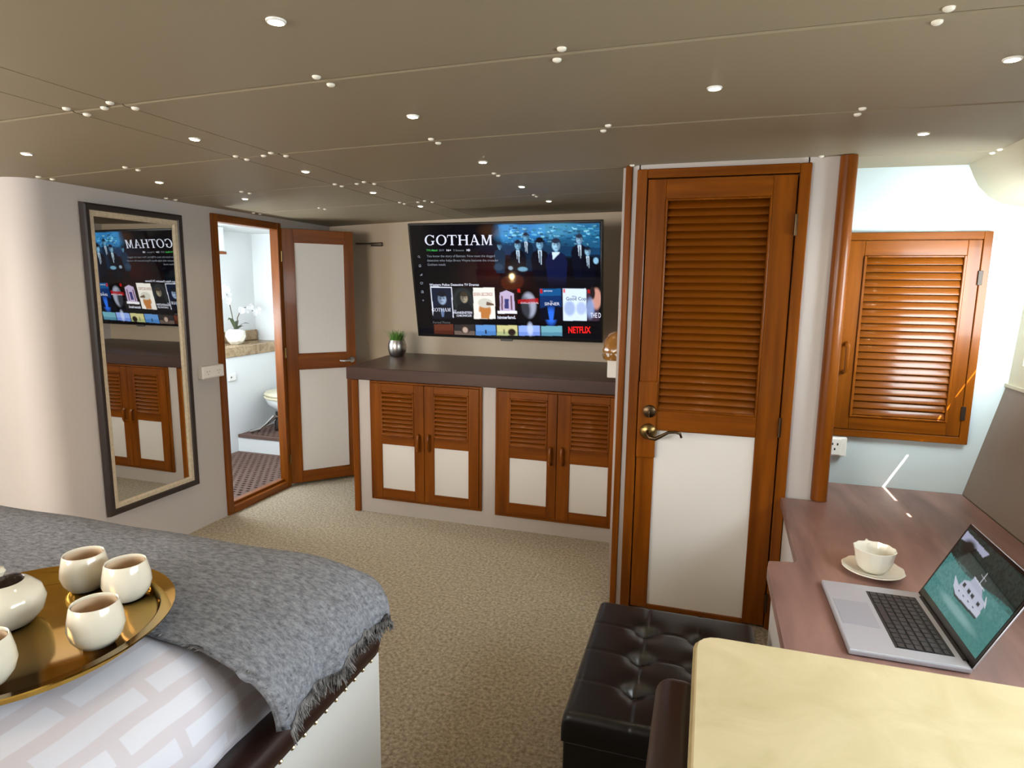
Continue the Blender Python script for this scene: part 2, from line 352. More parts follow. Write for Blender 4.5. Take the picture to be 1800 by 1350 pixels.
bm = lathe(bmesh.new(), [(.0, .0), (.10, .0), (.11, .05), (.10, .09), (.14, .16), (.21, .21), (.225, .25), (.225, .262), (0, .262)], (-3.36, 4.55, .18), 36, 1.15, .85)
obj('bowl', bm, white_gloss, to, True)
obj('seat', lathe(bmesh.new(), [(0, .264), (.235, .264), (.24, .274), (.235, .284), (0, .284)], (-3.36, 4.55, .18), 36, 1.15, .85), base('seat_cream', '#d9d0b4', .3), to, True)
obj('lid', lathe(bmesh.new(), [(0, .286), (.23, .286), (.238, .30), (.225, .318), (.12, .325), (0, .326)], (-3.36, 4.55, .18), 36, 1.15, .85), MATS['seat_cream'], to, True)
bm = lathe(bmesh.new(), [(0, 0), (.03, 0), (.03, .07), (.018, .09), (.018, .16), (0, .16)], (-3.44, 4.42, .182), 16); obj('pump', bm, glaze_d, to, True)
bm = bmesh.new(); tube(bm, [(-3.43, 4.36, .32), (-3.48, 4.33, .26), (-3.53, 4.30, .21), (-3.60, 4.27, .19), (-3.62, 4.30, .19)], .011, 8); tube(bm, [(-3.42, 4.39, .31), (-3.49, 4.36, .25), (-3.56, 4.33, .205), (-3.62, 4.32, .19)], .009, 8)
obj('hose', bm, chrome, to, True); setorg()
# orchid in a faceted pot
ox, oy, oz = -3.80, 4.39, .906
t = thing('orchid', 'white orchid in a faceted white pot on the marble shelf', 'plant', (ox, oy, oz)); setorg((ox, oy, oz))
bm = bmesh.new(); bmesh.ops.create_icosphere(bm, subdivisions=2, radius=.082, matrix=Matrix.Translation((ox, oy, oz+.068)))
for v in bm.verts: v.co.z = oz+max(.0, min(.128, v.co.z-oz)); v.co += Vector((random.uniform(-.005, .005), random.uniform(-.005, .005), 0))
obj('pot', bm, porc_w, t)
st = [[(ox-.01, oy, oz+.12), (ox-.02, oy-.01, oz+.25), (ox-.03, oy-.03, oz+.38), (ox-.02, oy-.07, oz+.46), (ox, oy-.13, oz+.47), (ox+.01, oy-.18, oz+.44)],
      [(ox, oy+.02, oz+.12), (ox, oy+.03, oz+.22), (ox+.01, oy+.07, oz+.30), (ox+.02, oy+.13, oz+.31), (ox+.03, oy+.20, oz+.27)]]
for s in st: obj('flower_stem', tube(bmesh.new(), s, .004, 6), stem_m, t, True)
for ang, L, dz in ((.4, .15, .05), (2.6, .13, .10), (-.9, .12, .07), (1.4, .16, .03)):
    bm = bmesh.new(); pr_ = []
    for i in range(7):
        u = i/6; wd = .018*math.sin(PI*min(.97, u+.08)); c = Vector((ox, oy, oz+.12))+Vector((math.sin(ang)*L*u*.4, math.cos(ang)*L*u, dz*math.sin(u*2.2)+.01*u)); q = Vector((math.cos(ang), -math.sin(ang), .3))*wd
        pr_.append([bm.verts.new(c-q), bm.verts.new(c), bm.verts.new(c+q)])
    for a, b in zip(pr_, pr_[1:]):
        for k in range(2): bm.faces.new((a[k], a[k+1], b[k+1], b[k]))
    thick(obj('leaf', bm, leaf_m, t, True), .002)
def flower(c, s):
    bm = bmesh.new()
    for k in range(5):
        a = k*2*PI/5+random.random(); ctr = bm.verts.new(Vector(c)); prev = None; ring = []
        d = Vector((.25+.2*random.random(), math.cos(a), math.sin(a))); e = Vector((0, -math.sin(a), math.cos(a)))
        for u in (-1, -.5, 0, .5, 1): ring.append(bm.verts.new(Vector(c)+d*s*(1-.35*u*u)+e*s*.55*u))
        for p, q in zip(ring, ring[1:]): bm.faces.new((ctr, p, q))
    return thick(obj('flower', bm, orchid_w, t), .002)
for s, fr in ((st[0], (2, 3, 4, 5)), (st[1], (2, 3, 4))):
    for i in fr:
        for k in range(2): p = s[i]; flower((p[0]+.015, p[1]+random.uniform(-.035, .035), p[2]+random.uniform(-.03, .03)), .034)
setorg()
bs = thing('bathroom_socket', 'small white socket on the white wall under the marble shelf', 'socket', (-3.668, 4.17, .66)); setorg((-3.668, 4.17, .66))
obj('plate', B(-3.668, -3.655, 4.12, 4.20, .63, .69, .003), plastic_w, bs); obj('hole', B(-3.6555, -3.653, 4.14, 4.15, .655, .667), dark_hole, bs); setorg()
# frosted bathroom port
bw = thing('window_2', 'bright frosted window over the bathroom shelf', None, (-3.968, 3.9, 1.25), kind='structure'); setorg((-3.968, 3.9, 1.25))
obj('window_frame', B(-3.969, -3.958, 3.55, 4.22, 1.16, 1.52, .003), white_gloss, bw)
obj('pane', B(-3.958, -3.954, 3.58, 4.19, 1.19, 1.49), emis('daylit_pane', (.80, .92, 1, 1), 3.2), bw); setorg()
bd = bpy.data.lights.new('port_lamp', 'AREA'); bd.shape = 'RECTANGLE'; bd.size = .6; bd.size_y = .3; bd.energy = 22; bd.color = (.82, .94, 1)
bo = bpy.data.objects.new('port_lamp', bd); COL.objects.link(bo); bo.location = (-3.945, 3.88, 1.34); bo.rotation_euler = Vector((1, .15, -.1)).to_track_quat('-Z', 'Y').to_euler()

# ------------------------------------------------------------------ slat helper
def slat_mesh(L, wd=.037, th=.007, tilt=35, bev=.0025):
    bm = B(-L/2, L/2, -th/2, th/2, -wd/2, wd/2, bev, 2)
    bmesh.ops.rotate(bm, verts=bm.verts, cent=(0, 0, 0), matrix=Matrix.Rotation(math.radians(-tilt), 3, 'X'))
    bmesh.ops.recalc_face_normals(bm, faces=bm.faces)
    me = bpy.data.meshes.new('slat'); bm.to_mesh(me); bm.free(); me.materials.append(wood_s)
    me.polygons.foreach_set('use_smooth', [True]*len(me.polygons)); me.set_sharp_from_angle(angle=math.radians(35)); return me
def slats(parent, x0, x1, z0, z1, n, y, org, wd=.037, tilt=35):
    p = (z1-z0)/n; me = slat_mesh(x1-x0, wd, tilt=tilt)
    for i in range(n):
        o = bpy.data.objects.new('slat', me); COL.objects.link(o); o.parent = parent
        o.location = Vector(((x0+x1)/2, y, z0+p*(i+.5)))-Vector(org)

# ------------------------------------------------------------------ door_1: louvred entry door
og = (.03, 2.68, 0); d1 = thing('door_1', 'tall teak entry door with louvred top half and white lower panel', None, og, kind='structure'); setorg(og)
bm = bmesh.new(); box(bm, -.295, -.255, 2.664, 2.70, 0, 1.893, .003); box(bm, .312, .352, 2.664, 2.70, 0, 1.893, .003); n = len(bm.faces); box(bm, -.255, .312, 2.664, 2.70, 1.858, 1.893, .003)
bm.faces.ensure_lookup_table()
for f in bm.faces[n:]: f.material_index = 1
obj('door_frame', bm, [wood_v, wood_h], d1)
bm = bmesh.new(); y0, y1 = 2.670, 2.712
box(bm, -.2505, -.178, y0, y1, .012, 1.853, .002); box(bm, .222, .3075, y0, y1, .012, 1.853, .002); n = len(bm.faces)
box(bm, -.178, .222, y0, y1, 1.775, 1.853, .002); box(bm, -.178, .222, y0, y1, .822, .908, .002); box(bm, -.178, .222, y0, y1, .008, .028, .002)
bm.faces.ensure_lookup_table()
for f in bm.faces[n:]: f.material_index = 1
leaf = obj('door_leaf', bm, [wood_v, wood_h], d1)
obj('lower_panel', B(-.18, .224, 2.679, 2.70, .02, .83), panel_m, d1)
bm = bmesh.new()
for a in ((-.178, -.170, .908, 1.775), (.214, .222, .908, 1.775), (-.17, .214, .908, .914), (-.17, .214, 1.768, 1.775)): box(bm, a[0], a[1], 2.667, 2.69, a[2], a[3], .002)
obj('louvre_bead', bm, wood_v, d1)
obj('louvre_backing', B(-.178, .222, 2.712, 2.718, .9, 1.78), gap_m, d1)
slats(d1, -.172, .216, .914, 1.768, 29, 2.688, og, .037)
bm = B(-.252, -.174, 2.657, 2.671, .70, 1.032, .006, 3); obj('handle_plate', bm, wood_v, d1)
bm = bmesh.new(); lathe(bm, [(0, .016), (.020, .016), (.026, .012), (.028, 0)], n=24); bmesh.ops.rotate(bm, verts=bm.verts, matrix=Matrix.Rotation(PI/2, 3, 'X')); bmesh.ops.translate(bm, verts=bm.verts, vec=(-.203, 2.66, .905))
box(bm, -.206, -.2, 2.632, 2.645, .882, .912, .002); tag(obj('deadbolt', bm, bronze, d1, True), 'dark round thumb turn')
bm = bmesh.new(); lathe(bm, [(0, .020), (.022, .020), (.032, .012), (.036, 0)], n=28); bmesh.ops.rotate(bm, verts=bm.verts, matrix=Matrix.Rotation(PI/2, 3, 'X')); bmesh.ops.translate(bm, verts=bm.verts, vec=(-.205, 2.66, .818))
h = obj('handle_rose', bm, brass, d1, True)
bm = tube(bmesh.new(), [(-.205, 2.642, .818), (-.205, 2.618, .816), (-.192, 2.606, .803), (-.17, 2.602, .80), (-.145, 2.602, .815), (-.118, 2.602, .832), (-.09, 2.603, .835), (-.072, 2.607, .829), (-.066, 2.612, .812)], [.010, .010, .010, .0085, .0075, .0065, .006, .0055, .005], 10)
tag(obj('lever_handle', bm, bronze, d1, True), 'curved brass lever handle')
for z in (1.665, .873, .12): obj('hinge', lathe(bmesh.new(), [(0, -.04), (.006, -.04), (.006, .04), (0, .04)], (.310, 2.662, z), 10), bronze, d1, True)
setorg()

# ------------------------------------------------------------------ bathroom door frame and open door
og = (-2.75, 3.33, 0); t = thing('trim_7', 'teak frame and sill around the bathroom doorway', None, og, kind='structure'); setorg(og)
bm = bmesh.new(); box(bm, -2.81, -2.735, 3.019, 3.066, 0, 1.816, .003); box(bm, -2.80, -2.735, 3.598, 3.636, 0, 1.816, .003); obj('jamb', bm, wood_v, t)
obj('head', B(-2.81, -2.735, 3.066, 3.598, 1.772, 1.816, .003), wood_y, t)
bm = bmesh.new(); box(bm, -2.81, -2.765, 3.066, 3.598, .0, .062, .003); box(bm, -2.765, -2.735, 3.066, 3.598, 0, .045, .003); obj('sill', bm, wood_y, t)
obj('strike_plate', B(-2.795, -2.765, 3.066, 3.069, .90, .99, .001), bronze, t); setorg()
hx0, hy0, fx0, fy0 = -2.733, 3.632, -2.405, 3.985
ang = math.atan2(fy0-hy0, fx0-hx0); W = math.hypot(fx0-hx0, fy0-hy0)
d2o = thing('door_2', 'open teak bathroom door with two white panels', None, (hx0, hy0, 0), (0, 0, ang), kind='structure')
bm = bmesh.new(); z0, z1 = .018, 1.785; sw = .075; sr = .06
box(bm, .0, sw, 0, .034, z0, z1, .002); box(bm, W-sr, W, 0, .034, z0, z1, .002); n = len(bm.faces)
for a, b in ((z0, .095), (.835, .935), (z1-.085, z1)): box(bm, sw, W-sr, 0, .034, a, b, .002)
bm.faces.ensure_lookup_table()
for f in bm.faces[n:]: f.material_index = 1
obj('door_leaf', bm, [wood_v, wood_h], d2o)
for a, b in ((.085, .845), (.925, z1-.08)): obj('panel', B(sw-.005, W-sr+.005, .008, .026, a, b), panel_m, d2o)
bm = bmesh.new()
for a, b in ((.095, .835), (.935, z1-.085)):
    box(bm, sw, sw+.007, .002, .02, a, b); box(bm, W-sr-.007, W-sr, .002, .02, a, b); box(bm, sw, W-sr, .002, .02, a, a+.007); box(bm, sw, W-sr, .002, .02, b-.007, b)
obj('panel_bead', bm, wood_v, d2o)
bm = bmesh.new(); lathe(bm, [(0, .01), (.02, .01), (.024, 0)], n=20); bmesh.ops.rotate(bm, verts=bm.verts, matrix=Matrix.Rotation(PI/2, 3, 'X')); bmesh.ops.translate(bm, verts=bm.verts, vec=(W-.032, 0, .885))
tube(bm, [(W-.032, -.005, .885), (W-.032, -.04, .885), (W-.05, -.045, .885), (W-.10, -.045, .882), (W-.13, -.043, .886)], [.009, .009, .009, .008, .007], 10)
tag(obj('lever_handle', bm, chrome, d2o, True), 'chrome lever handle')
for z in (.2, .95, 1.6): obj('hinge', lathe(bmesh.new(), [(0, -.035), (.006, -.035), (.006, .035), (0, .035)], (-.004, -.006, z), 10), brass, d2o, True)
hk = thing('door_hook', 'chrome door holding hook on the wall behind the open bathroom door', 'hook', (-2.36, 4.228, 1.715)); setorg((-2.36, 4.228, 1.715))
obj('back_plate', B(-2.40, -2.30, 4.218, 4.229, 1.70, 1.73, .003), chrome, hk); obj('hook_arm', tube(bmesh.new(), [(-2.31, 4.215, 1.715), (-2.32, 4.195, 1.716), (-2.40, 4.188, 1.717), (-2.50, 4.185, 1.718)], .008, 8), chrome, hk, True); setorg()

# ------------------------------------------------------------------ low cabinets and worktop
FY = 3.365
def cab_door(parent, og, x0, x1, z0, z1, lv, pn, hinge_left, nm='door'):
    bm = bmesh.new(); y0, y1 = FY-.020, FY+.002
    lx0, lx1, lz0, lz1 = lv; px0, px1, pz0, pz1 = pn; a, b = min(lx0, px0), max(lx1, px1)
    a = (lx0+px0)/2; b = (lx1+px1)/2
    box(bm, x0, a, y0, y1, z0, z1, .002); box(bm, b, x1, y0, y1, z0, z1, .002); n = len(bm.faces)
    for q, r in ((z0, pz0), (pz1, lz0), (lz1, z1)): box(bm, a, b, y0, y1, q, r, .0015)
    bm.faces.ensure_lookup_table()
    for f in bm.faces[n:]: f.material_index = 1
    d = obj(nm, bm, [wood_v, wood_h], parent)
    obj('white_panel', B(a-.002, b+.002, FY-.013, FY, pz0-.004, pz1+.004), panel_m, d)
    bm = bmesh.new()
    for p in ((a, a+.008, lz0, lz1), (b-.008, b, lz0, lz1), (a, b, lz0, lz0+.008), (a, b, lz1-.008, lz1)): box(bm, p[0], p[1], FY-.024, FY-.006, p[2], p[3], .0015)
    obj('louvre_bead', bm, wood_v, d); obj('louvre_backing', B(a, b, FY-.001, FY+.001, lz0, lz1), gap_m, d)
    slats(d, a+.007, b-.007, lz0+.007, lz1-.007, 10, FY-.016, og, .033, 38)
    xh = (x1-.032) if hinge_left else (x0+.032)
    hz = (pz1+lz0)/2+(.0 if True else 0)
    obj('handle', tube(bmesh.new(), [(xh, FY-.02, hz+.048), (xh, FY-.038, hz+.045), (xh, FY-.045, hz+.03), (xh, FY-.045, hz-.03), (xh, FY-.038, hz-.045), (xh, FY-.02, hz-.048)], .009, 8), wood_v, d, True)
    return d
def low_cab(label, xa, xb, fx0, fx1, fz0, fz1, mid, L, R, post):
    og = ((xa+xb)/2, FY, 0); t = thing('louvred_cabinet', label, 'cabinet', og, group='low louvred cabinets under the television'); setorg(og)
    obj('carcass', B(xa, xb, FY, 4.22, .0, .844), wall_m, t)
    frame4('face_frame', fx0, fx1, fz0, fz1, .016, .016, .012, .016, FY-.014, FY, wood_v, wood_h, t)
    cab_door(t, og, fx0+.017, mid-.0015, fz0+.017, fz1-.013, L[0], L[1], True); cab_door(t, og, mid+.0015, fx1-.017, fz0+.017, fz1-.013, R[0], R[1], False)
    if post: obj('corner_trim', B(-2.058, -2.018, FY-.016, FY+.03, 0, .844, .003), wood_v, t)
    setorg(); return t
low_cab('left louvred teak cabinet below the potted grass, nearer the bathroom door', -2.055, -1.1642, -1.935, -1.206, .096, .843, -1.571,
        ((-1.858, -1.635, .508, .785), (-1.850, -1.637, .172, .455)), ((-1.508, -1.286, .515, .787), (-1.505, -1.288, .165, .458)), True)
low_cab('right louvred teak cabinet beside the tall entry door', -1.164, -.365, -1.122, -.405, .085, .843, -.757,
        ((-1.035, -.812, .51, .79), (-1.034, -.814, .172, .442)), ((-.682, -.465, .518, .79), (-.680, -.465, .155, .439)), False)
bm = prism(bmesh.new(), [(-2.09, 3.342), (-.365, 3.342), (-.365, 4.222), (-2.19, 4.222)], 'z', .846, .920)
bmesh.ops.bevel(bm, geom=bm.edges[:], offset=.003, segments=1, affect='EDGES')
setorg((-1.2, 3.8, .846)); tag(obj('worktop', bm, dark_top), 'thick dark brown worktop over the louvred cabinets', 'worktop'); setorg()

# ------------------------------------------------------------------ mirror on the left wall
t = thing('wall_mirror', 'tall wall mirror in a dark and cream frame on the left wall', 'mirror', (-2.738, 2.50, 1.028), (0, math.radians(0), math.radians(-.7)))
W2, H2 = .283, .750
bm = bmesh.new(); pf = [(0, .0), (.022, .004), (.026, .012), (.024, .030), (.016, .034), (0, .034)]
def ring_frame(bm, w, h, prof):
    """prof: (out, inset) pairs swept round a rectangle lying in the local YZ plane"""
    R = []
    for px, ins in prof:
        a, b = w-ins, h-ins; R.append([bm.verts.new((px, y, z)) for y, z in ((-a, -b), (a, -b), (a, b), (-a, b))])
    for p, q in zip(R, R[1:]+R[:1]):
        for k in range(4): bm.faces.new((p[k], p[(k+1) % 4], q[(k+1) % 4], q[k]))
ring_frame(bm, W2, H2, pf); obj('outer_frame', bm, blackframe, t)
bm = bmesh.new(); ring_frame(bm, W2-.034, H2-.034, [(0, 0), (.017, 0), (.017, .018), (.010, .026), (0, .026)]); obj('inner_frame', bm, cream_m, t)
obj('glass', B(.002, .007, -W2+.05, W2-.05, -H2+.05, H2-.05), mirror_m, t)
obj('backing', B(-.004, .001, -W2+.01, W2-.01, -H2+.01, H2-.01), blackframe, t)

# ------------------------------------------------------------------ sockets
def socket(loc, rot, label, n=2):
    t = thing('socket', label, 'socket', loc, rot)
    return t
t = thing('wall_socket', 'white surface socket box on the left wall between mirror and bathroom door', 'socket', (-2.75, 2.938, .908)); setorg((-2.75, 2.938, .908))
obj('box', B(-2.75, -2.715, 2.855, 3.022, .874, .945, .004, 2), plastic_w, t); obj('face_plate', B(-2.715, -2.711, 2.862, 3.015, .880, .939, .0015), plastic_w, t)
bm = bmesh.new()
for y in (2.895, 2.975):
    for q, r in ((-.009, .006), (.009, .006), (0, -.010)): box(bm, -2.7112, -2.7105, y+q-.002, y+q+.002, .909+r-.004, .909+r+.004)
tag(obj('socket_slot', bm, base('slot_grey', '#9c9a96', .6), t), kind='stuff'); setorg()
t = thing('wall_socket', 'white surface socket box low on the white wall under the locker, behind the corner post', 'socket', (.56, 2.96, .755)); setorg((.56, 2.96, .755))
obj('box', B(.505, .612, 2.922, 2.962, .712, .796, .005, 2), plastic_w, t); obj('face_plate', B(.512, .590, 2.917, 2.923, .718, .790, .002), plastic_w, t)
bm = bmesh.new()
for q, r in ((-.010, .010), (.010, .010), (0, -.012)): box(bm, .565+q-.003, .565+q+.003, 2.9165, 2.9175, .756+r-.005, .756+r+.005)
tag(obj('socket_slot', bm, dark_hole, t), kind='stuff'); setorg()

# ------------------------------------------------------------------ louvred locker on the right
og = (.8, 2.96, .8); t = thing('louvred_locker', 'square honey teak louvred locker door on the bright white wall above the desk', 'cabinet', og); setorg(og)
frame4('locker_frame', .512, 1.055, .800, 1.655, .028, .03, .030, .030, 2.935, 2.962, wood_v, wood_h, t)
bm = bmesh.new(); y0, y1 = 2.937, 2.960
box(bm, .542, .612, y0, y1, .832, 1.623, .002); box(bm, .975, 1.023, y0, y1, .832, 1.623, .002); n = len(bm.faces)
box(bm, .612, .975, y0, y1, 1.562, 1.623, .002); box(bm, .612, .975, y0, y1, .832, .888, .002)
bm.faces.ensure_lookup_table()
for f in bm.faces[n:]: f.material_index = 1
ld = obj('door', bm, [wood_v, wood_h], t)
bm = bmesh.new()
for a in ((.612, .622, .888, 1.562), (.965, .975, .888, 1.562), (.622, .965, .888, .896), (.622, .965, 1.554, 1.562)): box(bm, a[0], a[1], 2.930, 2.95, a[2], a[3], .002)
obj('louvre_bead', bm, wood_v, ld); obj('louvre_backing', B(.612, .975, 2.9595, 2.9615, .88, 1.57), gap_m, ld)
slats(ld, .622, .965, .896, 1.554, 22, 2.943, og, .0285, 20)
obj('handle', tube(bmesh.new(), [(.577, 2.937, 1.20), (.577, 2.912, 1.196), (.577, 2.906, 1.18), (.577, 2.906, 1.10), (.577, 2.912, 1.084), (.577, 2.937, 1.08)], .009, 8), wood_v, ld, True)
for z in (1.475, .93): obj('hinge', B(1.018, 1.034, 2.929, 2.936, z-.028, z+.028, .001), base('hinge_dark', '#2e241b', .45, metal=.5), t)
setorg()

# ------------------------------------------------------------------ television
TW, TH = 1.230, .7275
tv = thing('television', 'large wall mounted television tilted forward, lit with a streaming menu', 'television', (-1.204, 3.734, 1.444), (math.radians(11.04), 0, 0))
bm = bmesh.new(); bz = .012
for a in ((-TW/2, -TW/2+bz, -TH/2, TH/2), (TW/2-bz, TW/2, -TH/2, TH/2), (-TW/2+bz, TW/2-bz, -TH/2, -TH/2+bz+.006), (-TW/2+bz, TW/2-bz, TH/2-bz, TH/2)): box(bm, a[0], a[1], -.003, .03, a[2], a[3], .0015)
obj('bezel', bm, tvblack, tv); obj('back_shell', B(-TW/2+.004, TW/2-.004, .012, .045, -TH/2+.004, TH/2-.004, .006, 2), tvblack, tv)
obj('sensor_tab', B(-.04, .04, -.004, .012, -TH/2-.012, -TH/2+.004, .002), base('grey_tab', '#5a5a5a', .4), tv)
obj('mount_plate', B(-.15, .15, .045, .06, -.12, .12), tvblack, tv)
for s in (-.1, .1): obj('mount_arm', B(s-.02, s+.02, .06, .497, -.05, -.01, .004), tvblack, tv)
# homography: layout coordinates of the on-screen picture -> unit square
def homog(q):
    A = []; b = []
    for (x, y), (u, v) in zip(q, ((0, 0), (1, 0), (1, 1), (0, 1))):
        A += [[x, y, 1, 0, 0, 0, -u*x, -u*y], [0, 0, 0, x, y, 1, -v*x, -v*y]]; b += [u, v]
    h = np.linalg.solve(np.array(A, float), np.array(b, float)); return np.append(h, 1).reshape(3, 3)
HM = homog([(412, 118), (1600, 98), (1578, 840), (452, 795)])
def su(x, y):
    p = HM@np.array([x, y, 1.]); return p[0]/p[2], p[1]/p[2]
def sl(u, v): return ((u-.5)*TW, (.5-v)*TH)
class Pic:
    def __init__(s, nx, ny, col, conv):
        s.nx, s.ny, s.c = nx, ny, conv; s.a = np.ones((ny, nx, 3))*np.array(lin(col)[:3])
        s.X, s.Y = np.meshgrid((np.arange(nx)+.5)/nx, (np.arange(ny)+.5)/ny)
    def put(s, mask, col, al=1):
        c = np.array(lin(col)[:3]) if isinstance(col, str) else np.array(col); m = (np.clip(mask, 0, 1)*al)[..., None]; s.a = s.a*(1-m)+c*m
    def ell(s, x, y, rx, ry, col, soft=.25, al=1):
        u, v = s.c(x, y); u1, _ = s.c(x+rx, y); _, v1 = s.c(x, y+ry)
        d = np.sqrt(((s.X-u)/max(1e-6, abs(u1-u)))**2+((s.Y-v)/max(1e-6, abs(v1-v)))**2); s.put((1-d)/soft+.5, col, al)
    def poly(s, pts, col, al=1):
        P = [s.c(*p) for p in pts]; m = np.zeros_like(s.X, bool)
        for (x0, y0), (x1, y1) in zip(P, P[1:]+P[:1]):
            if y0 == y1: continue
            m ^= ((s.Y < y0) != (s.Y < y1)) & (s.X < (x1-x0)*(s.Y-y0)/(y1-y0)+x0)
        s.put(m.astype(float), col, al)
    def rect(s, x0, y0, x1, y1, col, al=1): s.poly([(x0, y0), (x1, y0), (x1, y1), (x0, y1)], col, al)
    def mesh(s, name, w, h, y, m, parent, conv=None):
        nx, ny = s.nx, s.ny
        gx, gz = np.meshgrid(np.linspace(-w/2, w/2, nx+1), np.linspace(h/2, -h/2, ny+1))
        co = np.stack([gx, np.full_like(gx, y), gz], -1).reshape(-1, 3)
        i, j = np.meshgrid(np.arange(nx), np.arange(ny)); a = (j*(nx+1)+i).ravel()
        F = np.stack([a, a+nx+1, a+nx+2, a+1], -1)
        me = bpy.data.meshes.new(name); me.vertices.add(len(co)); me.vertices.foreach_set('co', co.ravel())
        me.loops.add(F.size); me.loops.foreach_set('vertex_index', F.ravel().astype(np.int32))
        me.polygons.add(len(F)); me.polygons.foreach_set('loop_start', (np.arange(len(F))*4).astype(np.int32))
        me.update(); me.validate()
        at = me.color_attributes.new('pic', 'FLOAT_COLOR', 'POINT')
        pa = np.pad(s.a, ((0, 1), (0, 1), (0, 0)), mode='edge'); pb = np.pad(s.a, ((1, 0), (1, 0), (0, 0)), mode='edge')
        v = np.concatenate([((pa+pb)/2).reshape(-1, 3), np.ones((len(co), 1))], 1); at.data.foreach_set('color', v.astype(np.float32).ravel())
        me.materials.append(m); o = bpy.data.objects.new(name, me); COL.objects.link(o); o.parent = parent; return o
rng = np.random.default_rng(3)
P = Pic(460, 270, '#06060c', su)
# key art: a blue night street with dark-coated people standing in line
P.poly([(960, 115), (1590, 105), (1590, 330), (985, 300)], '#16426a'); P.poly([(960, 115), (1250, 110), (1260, 225), (985, 225)], '#2a7cc0', .85); P.poly([(1250, 110), (1590, 105), (1590, 260), (1260, 240)], '#1f6794', .8)
P.ell(1010, 160, 70, 60, '#3c8ac4', .9, .7); P.ell(1320, 140, 120, 50, '#4aa0c8', .9, .45)
for k in range(230):
    x, y = rng.uniform(990, 1585), rng.uniform(112, 235); c = rng.choice(['#0c2238', '#5fb4dc', '#1f6f9e', '#8fd4e8', '#123a5c', '#2a7a90']); P.rect(x, y, x+rng.uniform(5, 34), y+rng.uniform(3, 12), c, .75)
P.ell(1250, 260, 360, 60, '#0e2740', .9, .6)
P.ell(1040, 440, 260, 150, '#3a1410', 1.0, .55); P.ell(905, 150, 60, 40, '#3a2415', 1.0, .7)  # warm lamp reflection and orange smear on the glass, painted into the picture
P.poly([(960, 330), (1595, 300), (1590, 480), (960, 480)], '#07070f', .75)
def fig(x, y, s, coat, hair, face='#7fb4d2', hat=False, shirt=True):
    P.poly([(x-1.3*s, y+9*s), (x-1.9*s, y+3.0*s), (x-1.5*s, y+1.75*s), (x-.5*s, y+1.15*s), (x+.5*s, y+1.15*s), (x+1.5*s, y+1.75*s), (x+1.9*s, y+3*s), (x+1.4*s, y+9*s)], coat)
    if shirt: P.poly([(x-.42*s, y+1.2*s), (x+.42*s, y+1.2*s), (x+.28*s, y+4.2*s), (x-.1*s, y+4.6*s)], '#b8cfe2'); P.poly([(x-.12*s, y+1.5*s), (x+.12*s, y+1.5*s), (x+.18*s, y+4.6*s), (x-.15*s, y+4.6*s)], '#14142a')
    P.rect(x-.28*s, y+.7*s, x+.28*s, y+1.3*s, '#5d8cab'); P.ell(x, y-.15*s, .82*s, 1.1*s, hair, .2); P.ell(x, y+.12*s, .68*s, .92*s, face, .35)
    P.ell(x-.27*s, y-.04*s, .2*s, .14*s, '#1c3450', .6, .7); P.ell(x+.27*s, y-.04*s, .2*s, .14*s, '#1c3450', .6, .7); P.ell(x, y+.6*s, .25*s, .1*s, '#28425c', .6, .6); P.ell(x, y-.62*s, .66*s, .42*s, hair, .5); P.ell(x+.45*s, y+.2*s, .3*s, .8*s, '#1d3f5e', .9, .6)
    if hat: P.ell(x, y-.65*s, 1.15*s, .25*s, '#0a0a14', .2); P.ell(x, y-.95*s, .72*s, .5*s, '#0a0a14', .2)
fig(965, 245, 19, '#1c2c40', '#1a2230', '#5a86a4', shirt=False); fig(1130, 190, 24, '#0d2036', '#0c1828', '#64a0c4'); fig(1078, 240, 27, '#0a0d18', '#141022', '#7aa8c4')
fig(1462, 205, 28, '#090c1c', '#20283c', '#86b0cc'); fig(1215, 235, 30, '#0b0c18', '#0a0a14', '#80b4d4', True); fig(1512, 280, 25, '#080a16', '#141a2c', '#8ab6d0')
fig(1316, 240, 36, '#10163a', '#22283c', '#98c6e4', shirt=False); P.poly([(1290, 285), (1340, 285), (1330, 300), (1295, 335)], '#c4dcec')
P.ell(1105, 392, 30, 14, '#6c98b4', .3); P.ell(1562, 340, 16, 20, '#86b4d4', .3); P.ell(1030, 385, 14, 12, '#8a9cb0', .4); P.ell(955, 380, 28, 22, '#33465c', .5, .7)
P.ell(1255, 520, 420, 60, '#05050b', .9, .8)
# poster tiles: generic stand-ins
def tile(x0, x1, y0, y1, c): P.rect(x0, y0, x1, y1, c)
def head(x, y, s, face, hair, coat):
    P.poly([(x-2*s, y+4*s), (x-1.7*s, y+2*s), (x-.5*s, y+1.2*s), (x+.5*s, y+1.2*s), (x+1.7*s, y+2*s), (x+2*s, y+4*s)], coat); P.ell(x, y-.2*s, s, 1.3*s, hair, .2); P.ell(x, y+.15*s, .8*s, 1.05*s, face, .3)
    P.ell(x-.3*s, y-.02*s, .24*s, .16*s, '#1a1c24', .6, .75); P.ell(x+.3*s, y-.02*s, .24*s, .16*s, '#1a1c24', .6, .75); P.ell(x, y+.66*s, .28*s, .1*s, '#50343a', .6, .7); P.ell(x, y-.75*s, .8*s, .5*s, hair, .4); P.ell(x-.45*s, y+.2*s, .35*s, .9*s, '#1a2436', .9, .55)
P.poly([(526, 500), (661, 503), (665, 698), (538, 696)], '#dfe4f4'); P.poly([(532, 506), (656, 509), (660, 692), (543, 690)], '#141c30')
head(598, 575, 32, '#8fa4c0', '#141620', '#10141f'); P.poly([(585, 640), (612, 640), (605, 692), (592, 692)], '#5a6f90')
